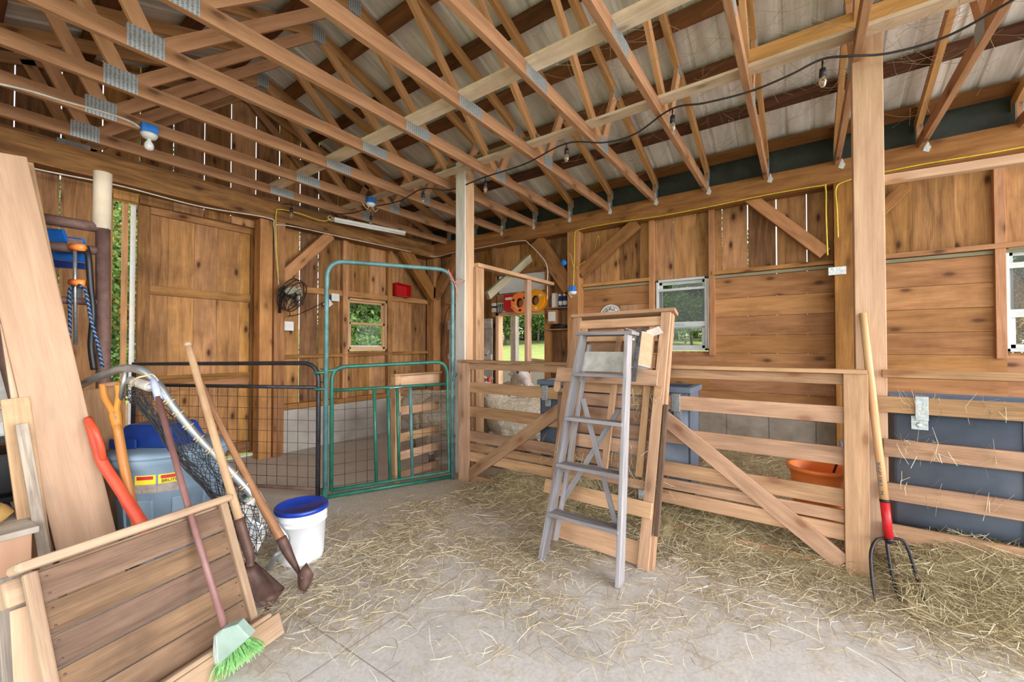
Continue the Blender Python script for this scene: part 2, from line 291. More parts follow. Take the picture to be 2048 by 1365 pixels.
# ------------------------------------------------------------------ mesh helpers
OFF = {}
class MB:
    def __init__(s): s.v = []; s.f = []; s.uv = []; s.r = []; s.sm = []
    def _add(s, vs, fs, uvs, smooth=False, rnd=None):
        b = len(s.v); s.v += [tuple(p) for p in vs]; q = R_.random() if rnd is None else rnd
        s.r += [q] * len(vs)
        for f, u in zip(fs, uvs): s.f.append([i + b for i in f]); s.uv.append(u); s.sm.append(smooth)
    def bar(s, a, b, w, h, side=None, rnd=None, cut0=0, cut1=0):     # a timber from a to b, w along side, h across
        a = Vector(a); b = Vector(b); d = b - a; L = d.length; d = d.normalized()
        if side is None:
            side = d.cross(Vector((0, 0, 1)))
            if side.length < 1e-3: side = Vector((1, 0, 0))
        side = Vector(side); side = (side - d * side.dot(d)).normalized(); up = side.cross(d)
        vs = []
        for p, c in ((a, cut0), (b, cut1)):
            for i, j in ((-1, -1), (1, -1), (1, 1), (-1, 1)): vs.append(p + side * (i * w / 2) + up * (j * h / 2) + d * (c * j))
        o = R_.random() * 50; o2 = R_.random() * 50
        fs = [(0, 1, 5, 4), (1, 2, 6, 5), (2, 3, 7, 6), (3, 0, 4, 7), (0, 3, 2, 1), (4, 5, 6, 7)]
        uv = []; vv = o2
        for wd in (w, h, w, h): uv.append([(o, vv), (o, vv + wd), (o + L, vv + wd), (o + L, vv)]); vv += wd + .31
        for _ in range(2): uv.append([(o, o2), (o + h * .3, o2), (o + h * .3, o2 + w), (o, o2 + w)])
        s._add(vs, fs, uv, rnd=rnd); return s
    def box(s, x0, y0, z0, x1, y1, z1, g=None, rnd=None):            # axis box, grain along its longest side (or g)
        e = (abs(x1 - x0), abs(y1 - y0), abs(z1 - z0)); k = 'xyz'.index(g) if g else e.index(max(e)); c = Vector(((x0 + x1) / 2, (y0 + y1) / 2, (z0 + z1) / 2))
        d = Vector((0, 0, 0)); d[k] = e[k] / 2; j = (k + 1) % 3; sd = Vector((0, 0, 0)); sd[j] = 1
        return s.bar(c - d, c + d, e[j], e[(k + 2) % 3], sd, rnd)
    def tube(s, pts, r, n=8, cap=True, rnd=None, smooth=True, flat=1.0):
        pts = [Vector(p) for p in pts]; m_ = len(pts); rs = r if isinstance(r, (list, tuple)) else [r] * m_
        vs = []; fs = []; uv = []; up = None; Ls = 0; o = R_.random() * 50; us = []
        for i, p in enumerate(pts):
            t = (pts[min(i + 1, m_ - 1)] - pts[max(i - 1, 0)]).normalized()
            if up is None: up = t.orthogonal().normalized()
            up = (up - t * up.dot(t)); up = up.normalized() if up.length > 1e-6 else t.orthogonal().normalized(); sd = t.cross(up)
            if i: Ls += (p - pts[i - 1]).length
            us.append(o + Ls)
            for k in range(n):
                a = 2 * math.pi * k / n; vs.append(p + (up * math.cos(a) + sd * (math.sin(a) * flat)) * rs[i])
        for i in range(m_ - 1):
            for k in range(n):
                k2 = (k + 1) % n; fs.append((i * n + k, i * n + k2, (i + 1) * n + k2, (i + 1) * n + k)); v0 = k * rs[i] * 6.28 / n; v1 = (k + 1) * rs[i] * 6.28 / n
                uv.append([(us[i], v0), (us[i], v1), (us[i + 1], v1), (us[i + 1], v0)])
        if cap:
            fs.append(tuple(range(n - 1, -1, -1))); uv.append([(0, 0)] * n); fs.append(tuple((m_ - 1) * n + k for k in range(n))); uv.append([(0, 0)] * n)
        s._add(vs, fs, uv, smooth, rnd); return s
    def lathe(s, prof, c, n=28, axis=(0, 0, 1), closed=False, xdir=None, smooth=True):
        ax = Vector(axis).normalized(); X = Vector(xdir) if xdir else ax.orthogonal().normalized(); X = (X - ax * X.dot(ax)).normalized(); Y = ax.cross(X); c = Vector(c)
        vs = []; fs = []; uv = []; o = R_.random() * 9
        for r, z in prof:
            for k in range(n): a = 2 * math.pi * k / n; vs.append(c + ax * z + (X * math.cos(a) + Y * math.sin(a)) * r)
        m_ = len(prof)
        for i in range(m_ if closed else m_ - 1):
            i2 = (i + 1) % m_
            for k in range(n): k2 = (k + 1) % n; fs.append((i * n + k, i * n + k2, i2 * n + k2, i2 * n + k)); uv.append([(k / n, i), (k2 / n, i), (k2 / n, i + 1), (k / n, i + 1)])
        if not closed:
            fs.append(tuple(range(n - 1, -1, -1))); uv.append([(0, 0)] * n); fs.append(tuple((m_ - 1) * n + k for k in range(n))); uv.append([(0, 0)] * n)
        s._add(vs, fs, uv, smooth); return s
    def loft(s, rings, smooth=True, cap=True):                        # rings: lists of points, same count
        n = len(rings[0]); vs = [p for r in rings for p in r]; fs = []; uv = []
        for i in range(len(rings) - 1):
            for k in range(n): k2 = (k + 1) % n; fs.append((i * n + k, i * n + k2, (i + 1) * n + k2, (i + 1) * n + k)); uv.append([(i, k / n), (i, (k + 1) / n), (i + 1, (k + 1) / n), (i + 1, k / n)])
        if cap:
            fs.append(tuple(range(n - 1, -1, -1))); uv.append([(0, 0)] * n); fs.append(tuple((len(rings) - 1) * n + k for k in range(n))); uv.append([(0, 0)] * n)
        s._add(vs, fs, uv, smooth); return s
    def prism(s, poly, vec, smooth=False):                            # outline of points pushed along vec
        n = len(poly); vec = Vector(vec); vs = [Vector(p) for p in poly] + [Vector(p) + vec for p in poly]; e = Vector(poly[1]) - Vector(poly[0]); e = e.normalized()
        nrm = vec.normalized(); e2 = nrm.cross(e); o = R_.random() * 40; U = lambda p: (o + Vector(p).dot(e), o + Vector(p).dot(e2))
        fs = [tuple(range(n - 1, -1, -1)), tuple(range(n, 2 * n))]; uv = [[U(vs[i]) for i in f] for f in fs]
        for k in range(n): k2 = (k + 1) % n; f = (k, k2, n + k2, n + k); fs.append(f); uv.append([U(vs[i]) for i in f])
        s._add(vs, fs, uv, smooth); return s
    def ball(s, c, rx, ry=None, rz=None, n=10, mat=None):
        ry = ry or rx; rz = rz or rx; vs = []; rings = []; c = Vector(c); q = mat or Matrix.Identity(3)
        for i in range(1, n):
            t = math.pi * i / n; rings.append([c + q @ Vector((rx * math.sin(t) * math.cos(2 * math.pi * k / (2 * n)), ry * math.sin(t) * math.sin(2 * math.pi * k / (2 * n)), rz * math.cos(t))) for k in range(2 * n)])
        return s.loft(rings)
    def build(s, name, mat, parent=None, bevel=0, smooth_angle=None):
        me = bpy.data.meshes.new(name)
        v = np.array(s.v, dtype=np.float64)
        if parent is not None: off = OFF[parent.name]
        else: off = np.array([(v[:, 0].min() + v[:, 0].max()) / 2, (v[:, 1].min() + v[:, 1].max()) / 2, v[:, 2].min()])
        me.from_pydata((v - off).tolist(), [], s.f)
        ul = me.uv_layers.new(name='UVMap'); flat = [c for u in s.uv for p in u for c in p]; ul.data.foreach_set('uv', flat)
        at_ = me.attributes.new('rnd', 'FLOAT', 'POINT'); at_.data.foreach_set('value', s.r)
        me.polygons.foreach_set('use_smooth', s.sm)
        me.materials.append(M[mat] if isinstance(mat, str) else mat); me.update()
        o = bpy.data.objects.new(name, me); C.objects.link(o); OFF[o.name] = off
        if parent is not None: o.parent = parent
        else: o.location = off
        if bevel:
            b = o.modifiers.new('bevel', 'BEVEL'); b.width = bevel; b.segments = 2; b.limit_method = 'ANGLE'; b.angle_limit = math.radians(50)
        return o
def tag(o, label, cat, group=None, kind=None):
    o['label'] = label; o['category'] = cat
    if group: o['group'] = group
    if kind: o['kind'] = kind
    return o
def thing(name, label, cat, loc, group=None):
    o = bpy.data.objects.new(name, None); C.objects.link(o); o.location = loc; o.empty_display_size = .1; OFF[o.name] = np.array(loc, dtype=float)
    return tag(o, label, cat, group)
def struct(mb, name, mat, parent=None, bevel=0):
    o = mb.build(name, mat, parent, bevel)
    if parent is None: o['kind'] = 'structure'
    return o
def copy_tree(o, parent=None):
    c = o.copy(); C.objects.link(c)
    if parent is not None: c.parent = parent
    OFF[c.name] = OFF[o.name].copy()
    for ch in [x for x in KIDS.get(o.name, [])]: copy_tree(ch, c)
    return c
KIDS = {}
def index_kids(root):
    stack = [root]
    while stack:
        o = stack.pop(); KIDS[o.name] = [x for x in bpy.data.objects if x.parent == o]; stack += KIDS[o.name]
ORD = 'first second third fourth fifth sixth seventh eighth ninth tenth eleventh twelfth thirteenth fourteenth'.split()
def curve_pts(ctrl, n=10):                                             # Catmull-Rom through points
    P = [Vector(p) for p in ctrl]; P = [P[0] * 2 - P[1]] + P + [P[-1] * 2 - P[-2]]; out = []
    for i in range(1, len(P) - 2):
        for k in range(n):
            t = k / n; a, b, c, d = P[i - 1], P[i], P[i + 1], P[i + 2]
            out.append(.5 * ((2 * b) + (c - a) * t + (2 * a - 5 * b + 4 * c - d) * t * t + (3 * b - a - 3 * c + d) * t ** 3))
    out.append(P[-2]); return out
def arc_path(a, corner, b, r, n=6):
    corner = Vector(corner); u = (Vector(a) - corner).normalized(); v = (Vector(b) - corner).normalized(); p, q = corner + u * r, corner + v * r
    return [(p * (1 - t) + corner * t) * (1 - t) + (corner * (1 - t) + q * t) * t for t in [i / n for i in range(n + 1)]]

# ================================================================== THE SETTING
X1, Y1 = 5.44, 5.69
XL = -1.06                                        # far eave (mirror of the ridge)
XP, ZP, SL = 2.19, 4.57, .333                      # ridge, peak joint, roof slope
def rz(x, off=0): return ZP - SL * abs(x - XP) + off
YF = -2.6
# floor
struct(MB().box(XL - .3, YF - 1.2, -.12, X1 + .15, Y1 + .2, 0), 'floor', 'floor')
# board wall helper: vertical boards between edges, with holes
def vboards(mb, edges, z0, ztop, holes, plane, gap, th=.024):
    ax, v = plane
    for a, b in zip(edges[:-1], edges[1:]):
        q = R_.random(); g = gap(a, b); a2, b2 = min(a, b) + g / 2, max(a, b) - g / 2
        cuts = sorted({a2, b2} | {h for H in holes for h in (H[0], H[1]) if a2 < h < b2})
        for c, d in zip(cuts[:-1], cuts[1:]):
            mid = (c + d) / 2; segs = [(z0(mid), max(ztop(c), ztop(d)))]
            for H in holes:
                if H[0] - 1e-6 <= mid <= H[1] + 1e-6:
                    n = []
                    for s0, s1 in segs:
                        if H[2] > s0: n.append((s0, min(s1, H[2])))
                        if H[3] < s1: n.append((max(s0, H[3]), s1))
                    segs = [t for t in n if t[1] - t[0] > .01]
            for s0, s1 in segs:
                if ax == 'y': mb.box(c, v, s0, d, v + th, s1, 'z', q)
                else: mb.box(v, c, s0, v + th, d, s1, 'z', q)
# end wall (gable)
ed = [-1.2 + .285 * k for k in range(0, 6)]
ed = [-1.06, -.77, -.485, -.2, .085, .37, .655, .935, 1.22, 1.505, 1.795, 2.07, 2.35, 2.64, 2.92, 3.19, 3.49, 3.77, 4.05, 4.34, 4.63, 4.92, 5.2, 5.47]
mb = MB()
vboards(mb, ed, lambda x: .58 if x > 2.45 else 0.02, lambda x: rz(x, .125), [(1.02, 2.46, 0, 2.93), (3.62, 4.36, 1.33, 2.17)], ('y', 5.715), lambda a, b: R_.choice([.005, .006, .007, .009]) + .018 * max(0, a) / 5.7 if a < 3.3 else .002, .018)
wb = struct(mb, 'wall_back', 'barn')
mb = MB().box(2.46, 5.60, 0, 5.44, 5.83, .56, 'x').box(XL, 5.62, 0, 1.02, 5.8, .05, 'x')
struct(mb, 'trim_1', 'concrete')                   # concrete knee wall
# side wall (eave): tall boards above, lining planks below
ye = [5.7, 5.42, 5.13, 4.85, 4.56, 4.28, 4.0, 3.72, 3.43, 3.15, 2.87, 2.61, 2.33, 2.05, 1.77, 1.62, 1.34, 1.07, .78, .51, .23, -.05, -.33, -.60, -.88, -1.16, -1.44, -1.72, -2.0, -2.3, -2.6]
mb = MB()
vboards(mb, ye[::-1], lambda y: .0, lambda y: 3.62, [(3.2, 4.14, 0, 1.93), (.93, 1.56, 1.35, 2.28), (-2.08, -1.46, 1.35, 2.28)], ('x', 5.455), lambda a, b: .011 if min(abs(a - q) for q in (.51, .23, -.05)) < .01 else .009 if min(abs(a - q) for q in (1.34, 1.07)) < .01 else R_.choice([.001, .002, .003, .006]))
seams = [.62, .88, 1.10, 1.33, 1.54, 1.76, 1.98, 2.225]
mb2 = MB()
for a, b in zip(seams[:-1], seams[1:]):
    ys = [2.61, 1.56, .93, -.37, -1.46, -2.08, -2.6]
    q = R_.random()
    for p, q2 in zip(ys[1:], ys[:-1]):
        if (abs(p - .93) < .01 or abs(p + 2.08) < .01) and a > 1.3: continue
        mb2.box(5.43, p, a + .002, 5.452, q2, b - .002, 'y', (q + R_.random() * .15) % 1)
wr = struct(mb, 'wall_right', 'barn'); struct(mb2, 'wall_right_lining', 'lining', wr)
mb = MB()
for k, y0 in enumerate([2.61 - .42 * i for i in range(13)]): mb.box(5.36, y0 - .415, 0, 5.56, y0, .3, 'y'); mb.box(5.362, y0 - .2 - .415, .303, 5.56, y0 - .2, .615, 'y')
struct(mb, 'trim_2', 'block')                      # block footing
struct(MB().box(5.40, YF, 3.295, 5.45, 5.69, 3.60, 'y'), 'trim_5', 'shaded_steel')   # steel closing the eave above the beam, eave shade painted into its dark green
# far wall under the other eave, seen only from the side
mb = MB(); e = [YF + .28 * k for k in range(31)]
vboards(mb, [y for y in e if y >= 2.9], lambda y: 0, lambda y: 3.5, [], ('x', -1.12), lambda a, b: .003)
struct(mb, 'wall_left', 'barn')
# roof sheets with ribs
def roof_sheet(sgn):
    mb = MB(); pts = []; y = YF; k = 0
    xe = XP + sgn * (X1 + .45 - XP)
    prof = []
    while y < Y1 + .35:
        prof += [(y, 0), (y + .175, 0), (y + .187, .018), (y + .213, .018), (y + .225, 0)]; y += .23
    vs = []; n = len(prof)
    for x in (XP, xe):
        for yy, h in prof: vs.append((x, yy, rz(x, .135) + h))
    fs = []; uv = []
    for i in range(n - 1):
        f = (i, i + 1, n + i + 1, n + i) if sgn > 0 else (i, n + i, n + i + 1, i + 1); fs.append(f); uv.append([(0, 0), (0, 1), (1, 1), (1, 0)])
    mb._add(vs, fs, uv); return mb
cl = struct(roof_sheet(1), 'ceiling', 'roof'); struct(roof_sheet(-1), 'ceiling_far_slope', 'roof', cl)

# ------------------------------------------------------------------ frame timbers: each one a thing
def timber(name, a, b, w_, h_, mat, label, cat, group=None, side=None, bevel=.003):
    return tag(MB().bar(a, b, w_, h_, side).build(name, mat, None, bevel), label, cat, group, 'thing')
timber('header_beam', (XL, 5.58, 3.14), (5.3, 5.58, 3.14), .22, .24, 'barn', 'heavy timber beam across the end wall above the sliding door', 'beam', side=(0, 1, 0))
timber('header_beam', (5.34, YF, 3.175), (5.34, 5.69, 3.175), .2, .23, 'beam', 'heavy timber beam along the plank side wall carrying the trusses', 'beam', side=(1, 0, 0))
timber('timber_post', (2.40, 5.60, 0), (2.40, 5.60, 3.02), .15, .16, 'beam', 'timber post at the edge of the sliding barn door', 'post', side=(1, 0, 0))
timber('timber_post', (2.545, 5.57, 0), (2.545, 5.57, 3.02), .13, .18, 'beam', 'timber post carrying the wall fan', 'post', side=(1, 0, 0))
timber('timber_post', (5.34, 5.58, 0), (5.34, 5.58, 3.06), .18, .18, 'beam', 'corner post where the two barn walls meet', 'post', side=(1, 0, 0))
timber('timber_post', (5.34, 2.67, 0), (5.34, 2.67, 3.06), .18, .17, 'beam', 'wall post between the stall doorway and the lined wall, yellow cable on it', 'post', side=(1, 0, 0))
timber('timber_post', (5.34, -.345, 0), (5.34, -.345, 3.06), .18, .15, 'beam', 'wall post of the lined side wall behind the pitchfork', 'post', side=(1, 0, 0))
wp = thing('timber_post', 'roof post with one whitewashed face standing between gate and fence', 'post', (3.46, 3.1, 0))
wx, wy = 3.46, 3.11
MB().box(wx - .07, wy - .07, 0, wx + .07, wy + .06, 3.5, 'z').build('body', 'post', wp, .003)
MB().box(wx - .088, wy - .072, 0, wx - .071, wy + .068, 3.49, 'z').build('whitewashed_slab', 'whitewash', wp, .006)
timber('timber_post', (3.47, -.352, 0), (3.47, -.352, 3.56), .11, .15, 'post', 'pale square roof post that the pitchfork leans on', 'post', side=(1, 0, 0), bevel=.004)
# braces
def brace(pts, label, ax, v, th=.1):
    ps = [at(x, y, ax, v) for x, y in pts]; c0 = (ps[0] + ps[1]) / 2; c1 = (ps[2] + ps[3]) / 2
    wdt = ((ps[0] - ps[1]).cross((c1 - c0).normalized())).length; sd = Vector((0, 1, 0)) if ax == 'y' else Vector((1, 0, 0)); d = (c1 - c0).normalized()
    tag(MB().bar(c0 - d * .06, c1 + d * .03, th, wdt, sd).build('knee_brace', 'beam', None, .003), label, 'brace', None, 'thing')
brace([(638, 474), (668, 476), (560, 572), (560, 545)], 'diagonal brace rising from the fan post to the end wall beam', 'y', 5.54)
brace([(795, 500), (822, 505), (866, 580), (866, 605)], 'diagonal brace falling to the corner post on the end wall', 'y', 5.54)
brace([(905, 515), (925, 508), (868, 590), (868, 608)], 'diagonal brace rising from the corner post along the side wall', 'x', 5.34)
brace([(1063, 490), (1095, 485), (1140, 560), (1140, 590)], 'diagonal brace above the stall doorway, white cable on it', 'x', 5.34)
brace([(1250, 455), (1285, 450), (1165, 560), (1165, 530)], 'diagonal brace between yellow cabled post and side beam', 'x', 5.34)
brace([(1490, 405), (1522, 398), (1645, 520), (1645, 490)], 'diagonal brace falling towards the post behind the pitchfork', 'x', 5.34)
brace([(1768, 400), (1830, 370), (1720, 480), (1690, 480)], 'diagonal brace partly hidden by the pale square roof post', 'x', 5.34)
# girts, studs
timber('wall_girt', (2.61, 5.68, 2.2), (5.3, 5.68, 2.24), .05, .085, 'barn', 'upper nailing board across the end wall above the window', 'board', side=(0, 1, 0))
timber('wall_girt', (2.61, 5.67, 1.27), (5.3, 5.67, 1.31), .07, .05, 'barn', 'lower nailing board across the end wall below the window', 'board', side=(0, 1, 0))
timber('wall_girt', (2.61, 5.66, .6), (5.3, 5.66, .6), .1, .07, 'beam', 'sill timber lying on the concrete knee wall', 'board', side=(0, 1, 0))
for x, nm in ((3.575, 'fan side'), (4.40, 'corner side')):
    timber('wall_stud', (x, 5.665, .63), (x, 5.665, 3.04), .085, .06, 'barn', f'upright stud beside the end wall window on its {nm}', 'stud', side=(1, 0, 0))
for y0, y1, lb in ((2.58, 1.62, 'between the dial and the yellow cabled post'), (.88, -.27, 'over the bay with daylight cracks'), (-.43, -2.5, 'over the bay beyond the pale square post')):
    timber('wall_girt', (5.41, y0, 2.29), (5.41, y1, 2.29), .07, .045, 'lining', f'ledge board on the side wall {lb}', 'board', side=(1, 0, 0))
    timber('batten_strip', (5.425, y0, 2.245), (5.425, y1, 2.245), .02, .035, 'greygreen', f'grey weathered strip below the ledge {lb}', 'strip', side=(1, 0, 0))
for y, lb in ((1.60, 'on the dial side of the screened window'), (.885, 'on the pitchfork side of the screened window'), (-1.42, 'beside the far window past the roof post')):
    timber('wall_stud', (5.415, y, 1.3), (5.415, y, 3.06), .06, .065, 'lining', f'upright stud {lb}', 'stud', side=(1, 0, 0))
timber('wall_stud', (5.41, 3.16, 0), (5.41, 3.16, 2.6), .07, .1, 'lining', 'upright stud between stall doorway and shelf niche', 'stud', side=(1, 0, 0))
timber('wall_stud', (5.41, 4.2, 1.9), (5.41, 4.2, 3.06), .07, .08, 'barn', 'upright stud over the weathered stall door', 'stud', side=(1, 0, 0))
timber('wall_girt', (5.40, 4.6, 2.2), (5.40, 5.3, 2.2), .07, .05, 'barn', 'nailing board between the corner post and stall doorway', 'board', side=(1, 0, 0))
timber('wall_girt', (5.40, 3.2, 2.6), (5.40, 4.15, 2.62), .06, .07, 'lining', 'board above the white panel over the stall doorway', 'board', side=(1, 0, 0))
# partition of studs between the whitewashed post and the side wall
timber('top_plate', (3.53, 3.02, 2.335), (5.26, 3.02, 2.335), .09, .045, 'fence', 'horizontal plate on studs between whitewashed post and side wall', 'board', side=(0, 1, 0))
for x0, lb in ((3.585, 'beside the whitewashed post'), (4.62, 'in front of the stall doorway')):
    timber('partition_stud', (x0, 3.02, 0), (x0, 3.02, 2.312), .14 if x0 < 4 else .1, .05, 'rack', f'bare partition stud {lb}', 'stud', side=(1, 0, 0))
timber('prop_board', at(1060, 516, 'y', 3.09), at(975, 592, 'y', 3.09), .05, .1, 'greygreen', 'short grey green board propped diagonally on the partition plate', 'board', side=(0, 1, 0))

# ------------------------------------------------------------------ trusses
TY = [5.186 - .6096 * k for k in range(13)]
JL, JR, ML, MR = (.77, 3.288), (3.6, 3.288), (.43, rz(.43)), (3.95, rz(3.95))
def make_truss(y0):
    root = thing('roof_truss', '', 'truss', (XP, y0, 3.244)); t = .038; sd = (0, 1, 0)
    P = lambda x, z, dy=0: (x, y0 + dy, z)
    MB().bar(P(XL - .1, 3.294), P(X1 + .02, 3.294), t + .005, .104, sd).build('bottom_chord', 'truss', root, .002)
    MB().bar(P(XP, ZP), P(X1 + .4, rz(X1 + .4)), t + .005, .1, sd).build('top_chord', 'truss', root)
    MB().bar(P(XP, ZP), P(XL - .4, rz(XL - .4)), t + .005, .1, sd).build('top_chord', 'truss', root)
    for a, b in ((JL, (XP - .03, ZP - .03)), (JR, (XP + .03, ZP - .03)), (JL, ML), (JR, MR)):
        MB().bar(P(*a), P(*b), t - .002, .089, sd).build('web', 'web', root)
    MB().bar(P(5.33, 3.31), P(5.33, rz(5.33)), t - .002, .07, sd).build('heel', 'truss', root)
    def pl(x, z, wx_, hz): MB().box(x - wx_ / 2, y0 - .024, z - hz / 2, x + wx_ / 2, y0 + .024, z + hz / 2).build('gusset_plate', 'plate', root)
    pl(.735, 3.315, .18, .14); pl(2.42, 3.296, .27, .095); pl(3.62, 3.315, .16, .13); pl(XP, ZP - .015, .13, .15); pl(MR[0], MR[1] - .02, .11, .11); pl(5.33, 3.38, .06, .22)
    return root
tr0 = make_truss(TY[0]); index_kids(tr0); bpy.context.view_layer.update()
for i, y in enumerate(TY):
    t_ = tr0 if i == 0 else copy_tree(tr0)
    t_.location.y = y
    t_['label'] = f'light timber roof truss, {ORD[i]} out from the end wall' if i < 12 else 'light timber roof truss, thirteenth out from the end wall'
    t_['group'] = 'roof trusses'
# gable truss against the end wall
gt = thing('gable_truss', 'roof truss nailed flat against the inside of the end wall', 'truss', (XP, 5.69, 3.244))
for nm, a, b in (('bottom_chord', (XL, 3.3), (5.4, 3.3)), ('top_chord', (XP, ZP), (X1 + .3, rz(X1 + .3))), ('top_chord', (XP, ZP), (XL - .3, rz(XL - .3))), ('web', JL, (XP, ZP)), ('web', JR, (XP, ZP)), ('web', JL, ML), ('web', JR, MR)):
    MB().bar((a[0], 5.67, a[1]), (b[0], 5.67, b[1]), .036, .089, (0, 1, 0)).build(nm, 'truss', gt)
MB().box(.62, 5.64, 3.25, .84, 5.652, 3.36).build('gusset_plate', 'plate', gt); MB().box(XP - .06, 5.64, ZP - .1, XP + .06, 5.652, ZP + .06).build('gusset_plate', 'plate', gt)
# purlins
k = 0
for x in (5.28, 4.725, 4.17, 3.61, 3.05, 2.5):
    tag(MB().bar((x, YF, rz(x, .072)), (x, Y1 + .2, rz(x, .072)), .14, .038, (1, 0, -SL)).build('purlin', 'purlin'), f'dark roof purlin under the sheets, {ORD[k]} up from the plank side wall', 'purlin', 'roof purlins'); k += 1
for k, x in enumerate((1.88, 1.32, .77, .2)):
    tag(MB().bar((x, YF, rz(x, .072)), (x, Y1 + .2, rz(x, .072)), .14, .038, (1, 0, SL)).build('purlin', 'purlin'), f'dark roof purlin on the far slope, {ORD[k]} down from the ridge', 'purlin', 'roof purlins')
# hurricane ties on the side beam
proto = None
for i, y in enumerate(TY):
    if i < 2 or i > 11: continue
    if proto is None:
        mb = MB(); yy = y - .035; mb.prism([(5.236, yy - .004, 3.30), (5.236, yy + .028, 3.21), (5.236, yy - .012, 3.19), (5.236, yy - .03, 3.23)], (.004, 0, 0)); mb.box(5.238, yy + .012, 3.24, 5.3, yy + .015, 3.36)
        proto = mb.build('hurricane_tie', 'tie'); o = proto
    else: o = proto.copy(); C.objects.link(o); o.location.y += y - TY[2]; OFF[o.name] = OFF[proto.name]
    tag(o, f'steel hurricane tie under the {ORD[i]} truss from the end wall', 'bracket', 'truss ties on the side beam')
# runner boards over the chords
tag(MB().box(2.27, YF, 3.334, 2.41, 5.45, 3.354, 'y').build('runner_board', 'pale'), 'pale runner board crossing the truss chords beside the long steel plates', 'board')
tag(MB().box(3.22, YF, 3.334, 3.33, 5.3, 3.358, 'y').build('runner_board', 'pale'), 'orange edged runner board crossing the chords above the string lights', 'board')
tag(MB().box(3.38, 2.1, 3.47, 3.52, 3.9, 3.50, 'y').build('runner_board', 'greygreen'), 'short grey green board over the top of the whitewashed post', 'board')
tag(MB().box(3.34, -1.6, 3.42, 3.38, .32, 3.53, 'y').build('runner_board', 'truss'), 'short golden beam nailed to the top of the pale square post', 'beam')
tag(MB().bar(at(1765, 361, 'x', 3.45), Vector((3.42, -1.9, at(2048, 321, 'x', 3.42).z - .02)), .05, .05).build('cross_rail', 'post'), 'thin pale rail running off the pale square post at head height', 'rail')

# ------------------------------------------------------------------ windows and doors
def window(name, ax, v, a0, a1, z0, z1, mat, mid, screen=False, deep=.07, cas=.03):
    # frame of four bars, meeting rail, two panes; ax 'y': wall plane y=v, a = x ; ax 'x': wall plane x=v, a = y
    def B(mb, p0, p1, q0, q1, d0, d1, g=None):
        if ax == 'y': return mb.box(p0, v + d0, q0, p1, v + d1, q1, None)
        return mb.box(v + d0, p0, q0, v + d1, p1, q1, None)
    mb = MB(); c = cas
    B(mb, a0, a1, z0, z0 + c, -.02, deep); B(mb, a0, a1, z1 - c, z1, -.02, deep); B(mb, a0, a0 + c, z0, z1, -.02, deep); B(mb, a1 - c, a1, z0, z1, -.02, deep)
    fr = struct(mb, name, mat, None, .003)
    def sash(nm, q0, q1, d0, m2):
        mb = MB(); s = .035
        B(mb, a0 + c, a1 - c, q0, q0 + s, d0, d0 + .03); B(mb, a0 + c, a1 - c, q1 - s, q1, d0, d0 + .03); B(mb, a0 + c, a0 + c + s, q0, q1, d0, d0 + .03); B(mb, a1 - c - s, a1 - c, q0, q1, d0, d0 + .03)
        o = mb.build(nm, m2, fr, .002); g = MB(); B(g, a0 + c + s, a1 - c - s, q0 + s, q1 - s, d0 + .012, d0 + .017); g.build('pane', 'glass', o); return o
    sash('lower_sash', z0 + c, mid + .02, .0, 'vinyl' if mat == 'vinyl' else 'winwood'); sash('upper_sash', mid - .02, z1 - c, .033, 'vinyl' if mat == 'vinyl' else 'winwood')
    return fr, B
fr, B = window('window_1', 'y', 5.68, 3.63, 4.35, 1.34, 2.16, 'winwood', 1.77, deep=.09)
mb = MB(); B(mb, 3.66, 4.32, 1.372, 1.43, .05, .085); mb.build('sill', 'white', fr)
fr, B = window('window_2', 'x', 5.44, .94, 1.55, 1.36, 2.27, 'vinyl', 1.66)
mb = MB(); B(mb, .98, 1.51, 1.72, 2.13, -.008, -.004); mb.build('screen', 'screen', fr); mb = MB(); B(mb, .965, 1.525, 1.655, 1.72, -.015, .005); B(mb, .965, 1.525, 2.12, 2.15, -.015, .005); mb.build('screen_rail', 'vinyl', fr, .002); mb = MB(); B(mb, 1.2, 1.3, 1.675, 1.7, -.022, -.01); mb.build('latch', 'galv', fr)
fr, B = window('window_3', 'x', 5.44, -2.07, -1.45, 1.36, 2.27, 'vinyl', 1.70)
mb = MB(); B(mb, -2.04, -1.49, 1.73, 2.1, -.008, -.004); mb.build('screen', 'screen', fr); mb = MB(); B(mb, -2.05, -1.47, 1.66, 1.73, -.015, .005); B(mb, -2.05, -1.47, 2.09, 2.14, -.015, .005); mb.build('screen_rail', 'vinyl', fr, .002)
# sliding barn door hung outside the end wall, pushed past its opening
D1 = bpy.data.objects.new('door_1', None); C.objects.link(D1); D1.location = (1.8, 5.83, .05); OFF[D1.name] = np.array((1.8, 5.83, .05)); D1['kind'] = 'structure'
mb = MB(); xs = [1.235, 1.33, 1.5, 1.74, 1.97, 2.22, 2.44]
for a, b in zip(xs[:-1], xs[1:]): mb.box(a, 5.83, .05, b - .002, 5.85, 3.0, 'z')
mb.build('door_boards', 'barn', D1)
for nm, x0, x1, z0, z1, g in (('stile', 1.235, 1.335, .05, 3.0, 'z'), ('stile', 2.33, 2.44, .05, 3.0, 'z'), ('rail', 1.335, 2.33, 2.86, 2.99, 'x'), ('rail', 1.335, 2.33, 1.98, 2.08, 'x'), ('rail', 1.335, 2.33, .97, 1.08, 'x'), ('rail', 1.335, 2.33, .08, .2, 'x')):
    MB().box(x0, 5.795, z0, x1, 5.83, z1, g).build(nm, 'barn', D1, .003)
MB().bar((1.36, 5.80, .94), (2.32, 5.80, .98), .03, .075, (0, 1, 0)).build('brace', 'beam', D1)
